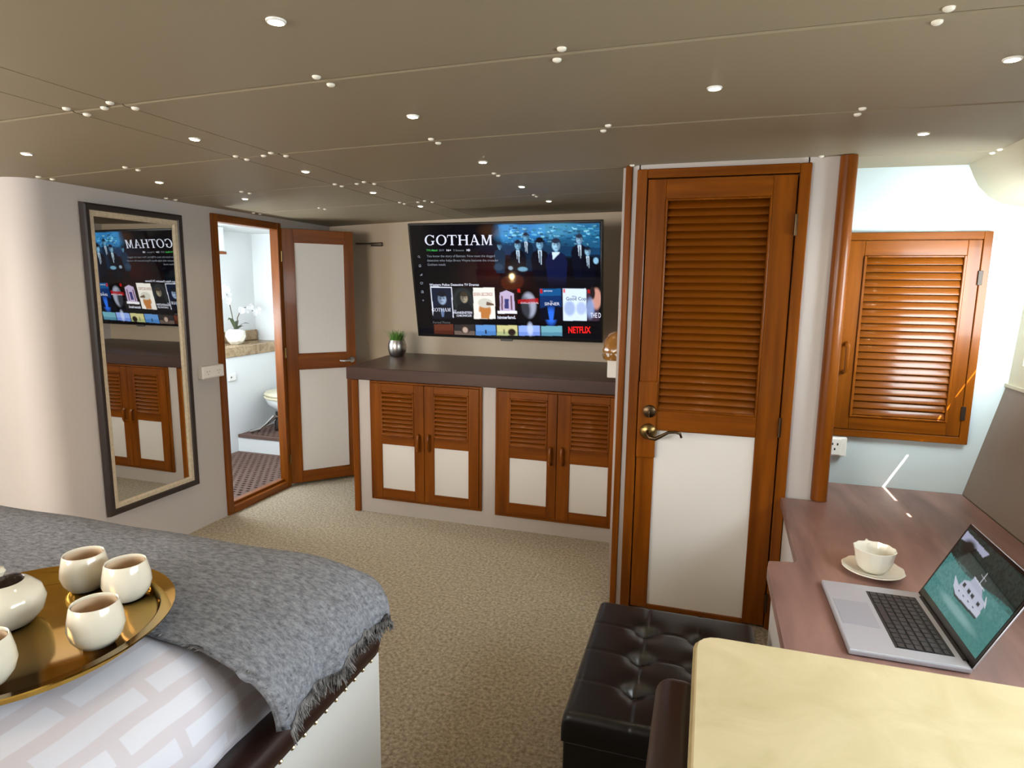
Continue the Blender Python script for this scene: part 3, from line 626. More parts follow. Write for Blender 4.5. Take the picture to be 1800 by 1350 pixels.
tile(668, 788, 508, 700, '#15191c'); P.ell(728, 590, 58, 75, '#2a3236', .3); P.ell(728, 590, 48, 64, '#1a2022', .3); head(735, 572, 26, '#9a927c', '#3a3026', '#14161a')
tile(792, 926, 508, 705, '#e8e4dc'); P.ell(862, 650, 38, 48, '#b4743c', .2); P.poly([(830, 700), (835, 660), (890, 668), (888, 705)], '#b4743c'); P.ell(865, 605, 46, 30, '#c8c6ba', .2); P.poly([(875, 595), (920, 612), (918, 622), (870, 618)], '#6a5240'); P.poly([(792, 705), (800, 672), (835, 660), (836, 705)], '#e0dcd8')
tile(938, 1062, 510, 705, '#1d1010'); P.poly([(955, 660), (957, 540), (1000, 525), (1045, 545), (1050, 660)], '#b8a8c8'); P.rect(985, 580, 1012, 640, '#3a3a70'); P.rect(965, 560, 975, 650, '#6a4a5a'); P.rect(1024, 560, 1034, 650, '#6a4a5a'); P.poly([(940, 655), (1062, 655), (1062, 672), (940, 672)], '#e6e6ee')
tile(1068, 1195, 512, 710, '#0a0708'); P.ell(1135, 620, 46, 78, '#9aa0b4', .3); P.ell(1105, 650, 40, 80, '#0c0a10', .5, .9); P.poly([(1068, 585), (1196, 575), (1196, 608), (1068, 608)], '#a01418', .9); P.rect(1068, 515, 1085, 540, '#b01a1c')
tile(1206, 1340, 515, 712, '#0b2c60'); P.rect(1206, 515, 1340, 560, '#0f4f86'); P.ell(1272, 690, 30, 50, '#2a6ae0', .8); P.poly([(1206, 640), (1250, 628), (1262, 712), (1206, 712)], '#050a1c'); P.poly([(1340, 630), (1300, 628), (1285, 712), (1340, 712)], '#050a1c'); P.rect(1208, 518, 1224, 545, '#b01a1c')
tile(1349, 1496, 515, 718, '#cfe0f4'); P.ell(1390, 640, 34, 46, '#8fa4d4', .4, .8); P.ell(1462, 640, 30, 40, '#9db0dc', .4, .8); P.rect(1352, 518, 1366, 540, '#d06a70')
tile(1500, 1573, 520, 720, '#3a2a38'); P.ell(1558, 580, 30, 66, '#c08a7c', .3); P.ell(1535, 545, 16, 40, '#241a1c', .3); P.ell(1518, 640, 26, 60, '#8aa0d0', .6, .8); P.rect(1506, 522, 1520, 545, '#b01a1c')
for k, (x0, x1, c, c2) in enumerate(((542, 662, '#5a2c1e', '#3a1810'), (668, 794, '#2c2a2c', '#7a685c'), (800, 926, '#5a8cc8', '#3a6aa8'), (932, 1060, '#c4bf88', '#88a070'), (1068, 1200, '#8aa4e4', '#5a78c8'), (1208, 1340, '#6aa4b4', '#3a6a88'))):
    y = 738+(x0-542)*.02; P.rect(x0, y, x1, 806+(x0-542)*.012, c); P.rect(x0, y+40, x1, 806+(x0-542)*.012, c2, .6)
P.ell(735, 770, 30, 26, '#3a2c28', .4); P.ell(735, 775, 16, 18, '#b09a8c', .4); P.rect(858, 775, 868, 800, '#1c2c3c'); P.ell(1025, 790, 24, 22, '#2a1c18', .3); P.rect(972, 770, 982, 800, '#3a3a3a', .7); P.ell(1140, 770, 18, 40, '#c4d0f0', .6, .7)
P.ell(1040, 442, 150, 90, '#501a10', 1.0, .0)  # painted reflection glow again, blended at zero strength
scr = P.mesh('screen', TW-2*bz, TH-2*bz-.006, -.0012, pic_tv, tv); scr.location = (0, 0, .003)
_conv0 = sl
def txt(s, x, y, h, mat, parent, conv, yy, name='screen_text', width=None, flip=False, bold=0, rotf=None):
    """flat lettering, left end of the baseline at layout point (x, y), capital height h (layout units), optional width"""
    cu = bpy.data.curves.new('lettering', 'FONT'); cu.body = s; cu.size = 1; cu.offset = bold; cu.resolution_u = 3
    ob = bpy.data.objects.new('lettering', cu); me = bpy.data.meshes.new_from_object(ob); bpy.data.objects.remove(ob); bpy.data.curves.remove(cu)
    n = len(me.vertices); co = np.zeros(n*3); me.vertices.foreach_get('co', co); co = co.reshape(-1, 3)
    wid = co[:, 0].max()-co[:, 0].min(); k = h/.70; kx = (width/wid) if width else k; x00 = co[:, 0].min()
    out = np.zeros_like(co)
    for i in range(n):
        a, b = conv(x+(co[i, 0]-x00)*kx, y-co[i, 1]*k); out[i] = (a, yy, b)
    me.vertices.foreach_set('co', out.ravel()); me.materials.append(mat); me.update()
    o = bpy.data.objects.new(name, me); COL.objects.link(o); o.parent = parent; return o
def tvc(x, y): return sl(*su(x, y))
tw = emis('text_white', '#e8ecff', .95); tg = emis('text_grey', '#9098a8', .8); tgr = emis('text_green', '#28c04a', .9); tr = emis('text_red', '#f01818', 1.1); tk = emis('text_dim', '#70747e', .8); tb = emis('text_blue', '#33507a', .7); trd = emis('text_brick', '#b4584a', .8)
YT = -.0022
# serif title, drawn letter by letter
def serif_title(x0, y0, x1, y1, xr=None, parent=None, mat=None):
    bm = bmesh.new(); total = 413.; H = 62.
    def pt(x, y): return tvc(x0+(x/total)*(x1-x0), y0+(y/H)*(y1-y0))
    def quad(*ps):
        vs = []
        for p in ps: a, b = pt(*p); vs.append(bm.verts.new((a, YT, b)))
        bm.faces.new(vs)
    def stem(x, wd, top=0, bot=H, s=7, st=True, sb=True):
        quad((x, top), (x+wd, top), (x+wd, bot), (x, bot))
        if st: quad((x-s, top), (x+wd+s, top), (x+wd+s*.3, top+4.5), (x-s*.3, top+4.5))
        if sb: quad((x-s*.3, bot-4.5), (x+wd+s*.3, bot-4.5), (x+wd+s, bot), (x-s, bot))
    def ring(cx, rx, rix, a0, a1, n=30):
        for i in range(n):
            p = a0+(a1-a0)*i/n; q = a0+(a1-a0)*(i+1)/n
            f = lambda a, r, ry: (cx+r*math.cos(a), H/2-ry*math.sin(a))
            quad(f(p, rx, H/2+1), f(q, rx, H/2+1), f(q, rix, H/2-3), f(p, rix, H/2-3))
    ring(31, 31, 20, .75, 5.5); stem(44, 10, 36, 58, 7, True, False); quad((50, 4), (56, 1), (56, 19), (51, 17))
    ring(101, 32, 21, 0, 2*PI)
    stem(160, 11, 0, H, 7, False); quad((138, 0), (193, 0), (193, 5), (138, 5)); quad((138, 0), (142, 0), (139, 17), (136, 17)); quad((189, 0), (193, 0), (196, 17), (192, 17))
    stem(208, 11); stem(250, 11); quad((215, 28), (255, 28), (255, 33), (215, 33))
    quad((300, -2), (305, -2), (284, H), (279, H)); quad((297, -2), (307, -2), (331, H), (319, H)); quad((288, 38), (318, 38), (320, 43), (286, 43))
    quad((273, H-4), (291, H-4), (293, H), (271, H)); quad((313, H-4), (335, H-4), (338, H), (311, H))
    stem(349, 6, 0, H, 6); stem(395, 11, 0, H, 6); quad((349, 0), (361, 0), (378, 50), (372, H-2)); quad((393, 0), (400, 0), (378, H-2), (372, H-2))
    bm.normal_update()
    me = bpy.data.meshes.new('title_lettering'); bm.to_mesh(me); bm.free(); me.materials.append(mat)
    o = bpy.data.objects.new('title_lettering', me); COL.objects.link(o); o.parent = parent; return o
serif_title(513, 189, 925, 250, parent=scr, mat=tw); serif_title(540, 629, 655, 650, parent=scr, mat=tw)
def T(s, x, y, h, m, width=None, bold=0): return txt(s, x, y, h, m, scr, tvc, YT, width=width, bold=bold)
T("TV's Match", 521, 286, 11, tgr, 68, .02); T('2019', 597, 286, 11, tg, 30); T('16+', 643, 286, 11, tw, 28, .02); T('5 Seasons', 685, 286, 11, tg, 64); T('HD', 765, 286, 12, tw, 22, .03)
T('You know the story of Batman. Now meet the dogged', 522, 322, 14, tg, 414); T('detective who helps Bruce Wayne become the crusader', 523, 348, 14, tg, 434); T('Gotham needs', 524, 373, 14, tg, 110)
T('Western Police Detective TV Dramas', 531, 495, 14, tw, 302, .02); T('Period Pieces', 544, 722, 13, tk, 106)
T('THE', 672, 648, 8, tw, 18); T('FRANKENSTEIN', 672, 664, 14, tw, 114, .02); T('CHRONICLES', 690, 681, 12, tw, 92, .02); T('SEVEN SECONDS', 798, 556, 20, trd, 116, .01); T('hinterland.', 940, 695, 18, tw, 112, .03)
T('COLLATERAL', 1084, 604, 10, tw, 110, .01); T('the', 1263, 592, 7, tw, 16); T('SINNER', 1230, 614, 18, tw, 92, .01); T('BEYOND', 1228, 532, 9, tw, 52, .01); T('the', 1398, 566, 13, tb, 26); T('Good Cop', 1362, 584, 20, tb, 122, .01); T('THE D', 1508, 690, 30, tw, 64, .02); T('NETFLIX', 1370, 782, 38, tr, 138, .035)
# side menu icons
def icon(bm, kind, x, y, s):
    def q(*ps):
        vs = []
        for p in ps: a, b = tvc(x+p[0]*s, y+p[1]*s); vs.append(bm.verts.new((a, YT, b)))
        bm.faces.new(vs)
    def line(x0, y0, x1, y1, t=.14):
        d = math.hypot(x1-x0, y1-y0); nx, ny = -(y1-y0)/d*t, (x1-x0)/d*t; q((x0-nx, y0-ny), (x1-nx, y1-ny), (x1+nx, y1+ny), (x0+nx, y0+ny))
    if kind == 0:
        for i in range(8): a, b = i*PI/4, (i+1)*PI/4; line(.6*math.cos(a)-.1, .6*math.sin(a)-.1, .6*math.cos(b)-.1, .6*math.sin(b)-.1, .12)
        line(.35, .35, .9, .9)
    elif kind == 1: line(-.8, -.1, 0, -.9); line(0, -.9, .8, -.1); line(-.6, -.1, -.6, .8); line(.6, -.1, .6, .8); line(-.6, .8, .6, .8); q((-.2, .1), (.2, .1), (.2, .8), (-.2, .8))
    elif kind == 2: q((-.9, .8), (.1, -.1), (.1, .8)); q((.2, .8), (.2, -.2), (.9, -.8), (.9, .8))
    elif kind == 3: line(-.8, -.6, .8, -.6); line(-.8, -.6, -.8, .5); line(.8, -.6, .8, .5); line(-.8, .5, .8, .5); line(-.3, .85, .3, .85)
    elif kind == 4: line(-.7, -.4, .7, -.4); line(-.7, .8, .7, .8); line(-.7, -.4, -.7, .8); line(.7, -.4, .7, .8); q((-.2, 0), (.6, 0), (.6, .5), (-.2, .5)); line(-.4, -.8, .4, -.8)
    else: line(-.7, 0, .7, 0); line(0, -.7, 0, .7)
for k, (x, y) in enumerate(((474, 319), (478, 373), (482, 426), (484, 478), (487, 530), (490, 582))):
    bm = bmesh.new(); icon(bm, k, x, y, 9); obj('menu_icon', bm, tg, scr)
bm = bmesh.new(); icon(bm, 5, 0, 0, 0.0001); bm.free()

# ------------------------------------------------------------------ potted grass
px, py, pz = -2.075, 3.99, .921
t = thing('potted_grass', 'small steel pot of green grass on the left end of the worktop', 'plant', (px, py, pz)); setorg((px, py, pz))
obj('pot', lathe(bmesh.new(), [(0, 0), (.045, 0), (.058, .02), (.065, .055), (.062, .09), (.054, .115), (.050, .115), (.055, .09), (.054, .085), (0, .085)], (px, py, pz), 36), steel, t, True)
obj('soil', lathe(bmesh.new(), [(0, .092), (.052, .09), (.052, .086)], (px, py, pz), 20), soil_m, t)
bm = bmesh.new()
for k in range(190):
    a, r = random.random()*2*PI, .045*math.sqrt(random.random()); b = Vector((px+r*math.cos(a), py+r*math.sin(a), pz+.088)); L = random.uniform(.065, .125)
    o_ = Vector((math.cos(a), math.sin(a), 0))*(.25+.75*r/.045)*L*.75*random.uniform(.3, 1); sd_ = Vector((-math.sin(a), math.cos(a), 0))*.0035; pv = None
    for i in range(4):
        u = i/3; c = b+o_*u*u+Vector((0, 0, L*(u-.18*u*u))); q = sd_*(1-u*.92); cur = (bm.verts.new(c-q), bm.verts.new(c+q))
        if pv: bm.faces.new((pv[0], pv[1], cur[1], cur[0]))
        pv = cur
tag(obj('grass_blades', bm, grass_m, t), kind='stuff'); setorg()
# ------------------------------------------------------------------ wall box with amber dome
og = (-.362, 3.24, 1.0); t = thing('wall_lamp', 'amber wrapped dome on a white wall box at the right end of the worktop', 'lamp', og); setorg(og)
obj('wall_box', B(-.466, -.361, 3.19, 3.29, .962, 1.052, .004, 2), plastic_w, t)
bm = lathe(bmesh.new(), [(0, 0), (.075, .0), (.082, .02), (.084, .05), (.074, .095), (.052, .130), (.02, .148), (0, .15)], (-.415, 3.24, 1.053), 28)
for v in bm.verts:
    d = Vector((v.co.x+.415, v.co.y-3.24, 0)); v.co += d*.06*math.sin(9*math.atan2(d.y, d.x)+v.co.z*40)
for v in bm.verts: v.co.x = min(v.co.x, -.364)
obj('dome', bm, amber, t, True)
bm = lathe(bmesh.new(), [(.084, .035), (.080, .02), (.074, .004), (.06, -.001), (.0, -.001)], (-.415, 3.24, 1.0545), 28)
for v in bm.verts: v.co.x = min(v.co.x, -.363)
obj('base_ring', bm, panel_m, t, True); setorg()

# ------------------------------------------------------------------ desk on the right
og = (.65, 2.1, 0); t = thing('desk', 'reddish walnut built in desk along the right hull, carrying the laptop', 'desk', og); setorg(og)
outline = [(.335, 2.662), (.316, 2.035), (.312, 2.012), (.232, 2.0), (.224, 1.95), (.222, 1.25), (.222, .95), (1.066, .95), (1.066, 2.955), (.51, 2.955), (.51, 2.662)]
bm = prism(bmesh.new(), outline, 'z', .550, .585); bmesh.ops.bevel(bm, geom=[e for e in bm.edges if abs(e.verts[0].co.z-e.verts[1].co.z) < 1e-5], offset=.003, segments=1, affect='EDGES')
obj('desk_top', bm, desk_m, t)
obj('pedestal', prism(bmesh.new(), [(.352, 2.655), (.338, 2.04), (.25, 2.02), (.244, .97), (1.05, .97), (1.05, 2.65)], 'z', 0, .55), wall_m, t); setorg()

# ------------------------------------------------------------------ laptop
LZ = .586; og = (.485, 1.692, LZ); t = thing('laptop', 'open silver laptop showing a white motor yacht, on the walnut desk', 'laptop', og); setorg(og)
x0, x1, y0, y1 = .361, .607, 1.509, 1.877
b = obj('base', B(x0, x1, y0, y1, LZ+.001, LZ+.015, .004, 2), silver, t)
kx0, kx1 = .470, .582
obj('key_well', B(kx0-.004, kx1+.004, y0+.040, y1-.040, LZ+.0147, LZ+.0154), keys_m, b)
obj('trackpad', B(x0+.010, .455, 1.632, 1.764, LZ+.0148, LZ+.0155, .0003), pad_m, b)
km = B(-.0078, .0078, -.0105, .0105, 0, .0016, .0012); bmesh.ops.recalc_face_normals(km, faces=km.faces); kme = bpy.data.meshes.new('key'); km.to_mesh(kme); km.free(); kme.materials.append(base('keycap', '#26262a', .38))
for r in range(6):
    xx = kx1-.0095-r*.0185; n = 13; L = y1-y0-.084; p = L/n
    k = 0
    while k < n:
        span = 1
        if r == 5 and 3 <= k < 8: span = 5
        o = bpy.data.objects.new('key', kme); COL.objects.link(o); o.parent = b
        o.location = Vector((xx, y1-.042-p*(k+span/2), LZ+.0154))-Vector(og); o.scale = (1 if r else .7, (p*span-.0028)/.021, 1); k += span
ld = bpy.data.objects.new('lid', None)
th_ = math.atan2(.205, .098); LH = .236
def lidmesh(bm):
    for v in bm.verts:
        s, tt, n_ = v.co.z, v.co.y, v.co.x   # up the lid, along y, out of the back
        v.co = Vector((x1-.002+s*math.cos(th_)+n_*math.sin(th_), tt, LZ+.013+s*math.sin(th_)-n_*math.cos(th_)))
    return bm
lid = obj('lid', lidmesh(B(0, .005, y0, y1, 0, LH, .002)), silver, t)
bez = obj('bezel', lidmesh(B(-.0012, .0004, y0+.001, y1-.001, .001, LH-.001)), base('laptop_bezel', '#050506', .15), lid)
obj('hinge', tube(bmesh.new(), [(x1-.004, y0+.03, LZ+.013), (x1-.004, y1-.03, LZ+.013)], .006, 8), keys_m, lid, True)
SW, SH = y1-y0-.02, LH-.032
L = Pic(230, 144, '#14221f', lambda x, y: (x, y))
yy, xx = L.Y, L.X
L.put((yy > .40+.05*np.sin(xx*5)).astype(float), '#387f7c'); nz_ = rng.random((36, 58)); nz_ = np.kron(nz_, np.ones((4, 4)))[:144, :230]
L.put(nz_*(yy > .40), '#74b0b0', .35); L.put(nz_*(yy <= .40), '#2a3f38', .7); L.put(((yy > .6) & (xx > .45)).astype(float)*nz_, '#1c7a68', .4)
L.poly([(0, .05), (.42, .08), (.38, .16), (.24, .14), (.18, .2), (.1, .16), (0, .18)], '#b8bcd8', .9); L.ell(.16, .2, .1, .1, '#121a14', .6)
def Y(p): return [(.50+(x-.50)*.82, .56+(y-.56)*.82) for x, y in p]
L.poly(Y([(.18, .55), (.30, .61), (.80, .64), (.80, .73), (.36, .75), (.26, .69)]), '#cdd2e4'); L.poly(Y([(.26, .69), (.36, .75), (.80, .73), (.79, .765), (.36, .785)]), '#1c2a2c')
L.poly(Y([(.34, .50), (.42, .45), (.78, .50), (.79, .64), (.32, .62)]), '#c2c8dc'); L.poly(Y([(.44, .36), (.62, .39), (.70, .49), (.42, .46)]), '#b6bcd2'); L.poly(Y([(.43, .35), (.66, .385), (.66, .40), (.43, .365)]), '#e0e4ee')
for x, wd in ((.36, .05), (.47, .05), (.55, .05), (.68, .05)): L.poly(Y([(x, .52+(x-.36)*.12), (x+wd, .525+(x-.36)*.12), (x+wd, .585+(x-.36)*.1), (x, .58+(x-.36)*.1)]), '#161a28')
for x in (.36, .46, .56, .66): L.poly(Y([(x, .665), (x+.03, .667), (x+.03, .682), (x, .68)]), '#2a3044')
L.poly(Y([(.545, .18), (.552, .18), (.555, .38), (.545, .38)]), '#c8ccd8'); L.poly(Y([(.49, .26), (.60, .275), (.60, .282), (.49, .268)]), '#c8ccd8'); L.poly(Y([(.72, .42), (.75, .44), (.82, .56), (.79, .55)]), '#d8dae4')
L.ell(.52, .84, .28, .05, '#a8d0d0', .8, .5)
o = L.mesh('screen', SW, SH, 0, pic_lap, lid)
me = o.data; n = len(me.vertices); co = np.zeros(n*3); me.vertices.foreach_get('co', co); co = co.reshape(-1, 3)
s = LH/2+.006+co[:, 2]; tt = (y0+y1)/2-co[:, 0]; nn = -.0018
co = np.stack([x1-.002+s*math.cos(th_)+nn*math.sin(th_), tt, LZ+.013+s*math.sin(th_)-nn*math.cos(th_)], 1)-np.array(og)
me.vertices.foreach_set('co', co.ravel()); me.update(); setorg()

# ------------------------------------------------------------------ cup and saucer on the desk
c = (.521, 2.005, .586)
def scallop(bm, c, n_, amp, r0):
    for v in bm.verts:
        d = Vector((v.co.x-c[0], v.co.y-c[1], 0)); r = d.length
        if r > r0: v.co += d.normalized()*amp*math.sin(n_*math.atan2(d.y, d.x)); v.co.z += amp*.5*math.sin(n_*math.atan2(d.y, d.x))
setorg(c); bm = lathe(bmesh.new(), [(0, .002), (.045, .0), (.05, .003), (.078, .013), (.084, .017), (.082, .019), (.05, .008), (.042, .007), (0, .007)], c, 60); scallop(bm, c, 12, .0012, .07)
tag(obj('saucer', bm, porc_w, None, True), 'white scalloped saucer under the teacup on the walnut desk', 'saucer')
c2 = (c[0], c[1], c[2]+.0085); setorg(c2); t = thing('teacup', 'white scalloped teacup on its saucer beside the laptop', 'cup', c2)
bm = lathe(bmesh.new(), [(0, .0), (.028, 0), (.033, .002), (.043, .014), (.050, .034), (.053, .055), (.057, .07), (.0555, .0705), (.051, .055), (.047, .034), (.040, .015), (.03, .006), (0, .005)], c2, 60); scallop(bm, c2, 12, .001, .05)
obj('bowl', bm, porc_w, t, True)
obj('handle', tube(bmesh.new(), [(c2[0]-.005, c2[1]+.050, c2[2]+.062), (c2[0]-.006, c2[1]+.072, c2[2]+.066), (c2[0]-.006, c2[1]+.082, c2[2]+.05), (c2[0]-.006, c2[1]+.070, c2[2]+.030), (c2[0]-.005, c2[1]+.046, c2[2]+.022)], .004, 8), porc_w, t, True); setorg()

# ------------------------------------------------------------------ tufted ottoman
ox0, ox1, oy0, oy1, ot = -.285, .202, 1.385, 1.985, .378
og = ((ox0+ox1)/2, (oy0+oy1)/2, 0); t = thing('ottoman', 'black leather tufted storage ottoman in front of the entry door', 'ottoman', og); setorg(og)
bm = bmesh.new(); nx, ny = 72, 88; V = []
tx = [ox0+(ox1-ox0)*k/3 for k in (1, 2)]; ty = [oy0+(oy1-oy0)*k/4 for k in (1, 2, 3)]
for i in range(nx+1):
    row = []
    for j in range(ny+1):
        u, v = i/nx, j/ny; x = ox0+(ox1-ox0)*u; y = oy0+(oy1-oy0)*v
        e = min(u*(ox1-ox0), (1-u)*(ox1-ox0)); e2 = min(v*(oy1-oy0), (1-v)*(oy1-oy0)); z = ot
        for q in (e, e2):
            if q < .02: z -= .02-math.sqrt(max(0, .02**2-(.02-q)**2))
        sx_ = min(abs(x-a) for a in tx); sy_ = min(abs(y-a) for a in ty)
        z -= .0035*math.exp(-(sx_/.004)**2)+.0022*math.exp(-(sy_/.005)**2)
        for a in tx:
            for b_ in ty: r = math.hypot(x-a, y-b_); z -= .020*math.exp(-(r/.022)**2)+.010*math.exp(-(r/.05)**2)
        row.append(bm.verts.new((x, y, z)))
    V.append(row)
for i in range(nx):
    for j in range(ny): bm.faces.new((V[i][j], V[i+1][j], V[i+1][j+1], V[i][j+1]))
rim = [V[i][0] for i in range(nx+1)]+[V[nx][j] for j in range(1, ny+1)]+[V[i][ny] for i in range(nx-1, -1, -1)]+[V[0][j] for j in range(ny-1, 0, -1)]
low = [bm.verts.new((v.co.x, v.co.y, .30)) for v in rim]
for k in range(len(rim)): m_ = (k+1) % len(rim); bm.faces.new((rim[k], rim[m_], low[m_], low[k]))
obj('cushion_lid', bm, leather_b, t, 'all')
for a in tx:
    for b_ in ty: obj('tuft_button', lathe(bmesh.new(), [(0, .004), (.005, .003), (.008, 0)], (a, b_, ot-.032), 12), leather_b, t, True)
obj('box', B(ox0+.004, ox1-.004, oy0+.004, oy1-.004, .03, .30, .006, 2), leather_b, t)
bm = bmesh.new()
for x in (ox0+.04, ox1-.04):
    for y in (oy0+.04, oy1-.04): box(bm, x-.02, x+.02, y-.02, y+.02, 0, .03)
for k in range(4):
    x = (ox0+.04, ox1-.04)[k % 2]; y = (oy0+.04, oy1-.04)[k//2]; obj('foot', B(x-.02, x+.02, y-.02, y+.02, .001, .03), gap_m, t)
bm.free(); setorg()

# ------------------------------------------------------------------ cream table and leather chair at the bottom right
og = (.5, .5, 0); t = thing('table', 'cream crinkled table top with rounded corners in the near right corner', 'table', og); setorg(og)
tp = [(.014+.045-.045*math.cos(a), 1.203-.045+.045*math.sin(a)) for a in [PI/2*k/4 for k in range(5)]]+[(1.03, 1.208), (1.03, -.5), (.006, -.5)]
bm = prism(bmesh.new(), tp, 'z', .700, .75); bmesh.ops.bevel(bm, geom=[e for e in bm.edges if abs(e.verts[0].co.z-e.verts[1].co.z) < 1e-5], offset=.0075, segments=3, affect='EDGES')
obj('table_top', bm, table_m, t, True); obj('pedestal', B(.45, .65, .1, .5, .0, .70, .01), wood_v, t)
obj('foot', B(.3, .8, .0, .6, .0, .03, .008), wood_v, t); setorg()
og = (.1, .85, 0); t = thing('leather_chair', 'dark brown leather chair back tucked against the cream table', 'chair', og); setorg(og)
bm = B(-.050, .03, .60, 1.142, .40, .695, .030, 5); obj('backrest', bm, leather_br, t, True)
obj('seat', B(-.02, .20, .62, 1.10, .36, .44, .02, 3), leather_br, t, True)
for x in (.0, .18):
    for y in (.66, 1.06): obj('leg', B(x-.015, x+.015, y-.015, y+.015, 0, .37, .003), wood_v, t)
setorg()

# ------------------------------------------------------------------ bed, duvet, throw
og = (-1.5, .3, 0); t = thing('bed', 'built in bed with white base and studded brown leather rail', 'bed', og); setorg(og)
obj('base', B(-2.35, -.728, -1.2, 1.275, 0, .54), white_m, t)
_path = [(-.728, -1.2), (-.728, 1.20)]+[(-.803+.075*math.cos(a), 1.20+.075*math.sin(a)) for a in [PI/2*k/8 for k in range(1, 9)]]+[(-2.35, 1.275)]
def off_path(d):
    out = [(-.728+d, -1.2), (-.728+d, 1.20)]
    for k in range(1, 9): a = PI/2*k/8; out.append((-.803+(.075+d)*math.cos(a), 1.20+(.075+min(d, .012))*math.sin(a)))
    out.append((-2.35, 1.275+min(d, .012))); return out
prof = [(-.06, .535), (.006, .535), (.022, .545), (.034, .560), (.038, .580), (.034, .600), (.020, .612), (-.01, .612), (-.06, .60)]
bm = bmesh.new(); R = [[bm.verts.new((p[0], p[1], z)) for p in off_path(d)] for d, z in prof]
for a, b in zip(R, R[1:]):
    for k in range(len(a)-1): bm.faces.new((a[k], a[k+1], b[k+1], b[k]))
rail = obj('rail', bm, leather_br, t, 'all')
sm = lathe(bmesh.new(), [(.0001, .004), (.004, .0032), (.0058, 0)], n=10); bmesh.ops.recalc_face_normals(sm, faces=sm.faces); sme = bpy.data.meshes.new('stud'); sm.to_mesh(sme); sm.free(); sme.materials.append(base('stud_brass', '#eddcae', .25, metal=1))
for k in range(40):
    y = 1.19-k*.0365; o = bpy.data.objects.new('stud', sme); COL.objects.link(o); o.parent = t; o.location = Vector((-.700, y, .552))-Vector(og); o.rotation_euler = (0, PI/2+.5, 0)
for a in (.35, .8): o = bpy.data.objects.new('stud', sme); COL.objects.link(o); o.parent = t; o.location = Vector((-.803+.103*math.cos(a), 1.20+.103*math.sin(a), .552))-Vector(og); o.rotation_euler = (0, PI/2+.5, a)
obj('platform', B(-2.34, -.79, -1.19, 1.21, .54, .60), leather_br, t)
setorg()
ZT = .800
def bed_surf(u, v, P, off=0):
    """u, v are arc lengths past the flat centre of the bed; returns a point on the mattress-shaped surface"""
    bx, by, ba, bb, zh = P
    tu = max(0, u)/(ba*1.25); tv_ = max(0, v)/(bb*1.3); a, b = min(tu, 1)*PI/2, min(tv_, 1)*PI/2
    x = bx+min(u, 0)+(ba+off)*math.sin(a)**.9; y = by+min(v, 0)+(bb+off)*math.sin(b)**.9
    du, dv = 1-max(0, math.cos(a))**.8, 1-max(0, math.cos(b))**.8
    x -= .03*du*dv; y -= .075*du*dv
    return Vector((x, y, ZT+off-(zh+off)*min(1.02, (du**2+dv**2)**.5)-max(0, tv_-1)*.33-max(0, tu-1)*.2))
PD = (-1.0, 1.00, .245, .22, .17); PB = (-1.03, 1.06, .36, .212, .132)
setorg((-1.4, .2, .6)); bm = bmesh.new(); UVD = {}
BA, BBy = PD[2], PD[3]
us = [-1.33+1.33*i/30 for i in range(31)]+[BA*1.25*i/20 for i in range(1, 21)]; vs = [-2.1+2.1*i/70 for i in range(71)]+[BBy*1.3*i/10 for i in range(1, 11)]
V = []
for u in us:
    row = []
    for v in vs:
        p = bed_surf(u, v, PD); wv = max(0, u)/(BA*1.25)
        p.z += .004*math.sin(p.y*9+p.x*4)*math.sin(p.x*7)+wv*wv*.006*math.sin(p.y*24+p.x*9); p.x += wv*wv*(1.15-wv)*(.013*math.sin(p.y*27+p.z*22)+.008*math.sin(p.y*61+p.z*70)); row.append(bm.verts.new(p)); UVD[row[-1]] = (u, v)
    V.append(row)
for a, b in zip(V, V[1:]):
    for k in range(len(vs)-1): bm.faces.new((a[k], a[k+1], b[k+1], b[k]))
rim = [r[0] for r in V]+V[-1][1:]+[r[-1] for r in V[::-1][1:]]+V[0][::-1][1:-1]
low = [bm.verts.new((v.co.x, v.co.y, .604)) for v in rim]
for k in range(len(rim)): bm.faces.new((rim[k], rim[(k+1) % len(rim)], low[(k+1) % len(rim)], low[k]))
bm.faces.new(low)
uvl = bm.loops.layers.uv.new('UVMap')
for f in bm.faces:
    for l in f.loops: l[uvl].uv = UVD.get(l.vert, (0, 0))
tag(obj('duvet', bm, duvet_m, None, 'all'), 'white damask duvet on the bed, partly under the grey throw', 'duvet')
def throw_pt(u, v):
    p = bed_surf(u, v, PB, .011); wv = max(0, u)/(BA*1.25)
    p.z += .003*math.sin(p.y*17+p.x*6)*math.sin(p.x*11+p.y*3)
    if wv > 0: p.x += min(1, wv)*(.010*math.sin(v*38+u*6+1)+.006*math.sin(v*71)); p.z += min(1, wv)*.005*math.sin(v*47+u*20)
    for c_, amp in ((-.03, .016), (.035, .012), (-.12, .012)):   # folds running down the drop
        p.z += amp*math.exp(-((v-c_-.25*(u-.2))/.010)**2)*min(1, max(0, wv-.35)*2)
    return p
BA, BBy = PB[2], PB[3]
UE = BA*1.25
og = (-1.5, 1.0, .8); setorg(og); t = thing('throw_blanket', 'grey heather throw with fringed end across the foot of the bed', 'blanket', og)
us = [-1.3+1.3*i/60 for i in range(61)]+[UE*i/40 for i in range(1, 41)]; v0 = -.27; vs = [v0+(-v0)*i/26 for i in range(27)]+[BBy*1.3*1.25*i/24 for i in range(1, 25)]
bm = bmesh.new(); V = []
for u in us: V.append([bm.verts.new(throw_pt(u, v+(.035*max(0, u)/UE if k == 0 else 0)+.004*math.sin(u*40)*(k == 0))) for k, v in enumerate(vs)])
for a, b in zip(V, V[1:]):
    for k in range(len(vs)-1): bm.faces.new((a[k], a[k+1], b[k+1], b[k]))
thick(obj('cloth', bm, blanket_m, t, 'all'), .005)
bm = bmesh.new()
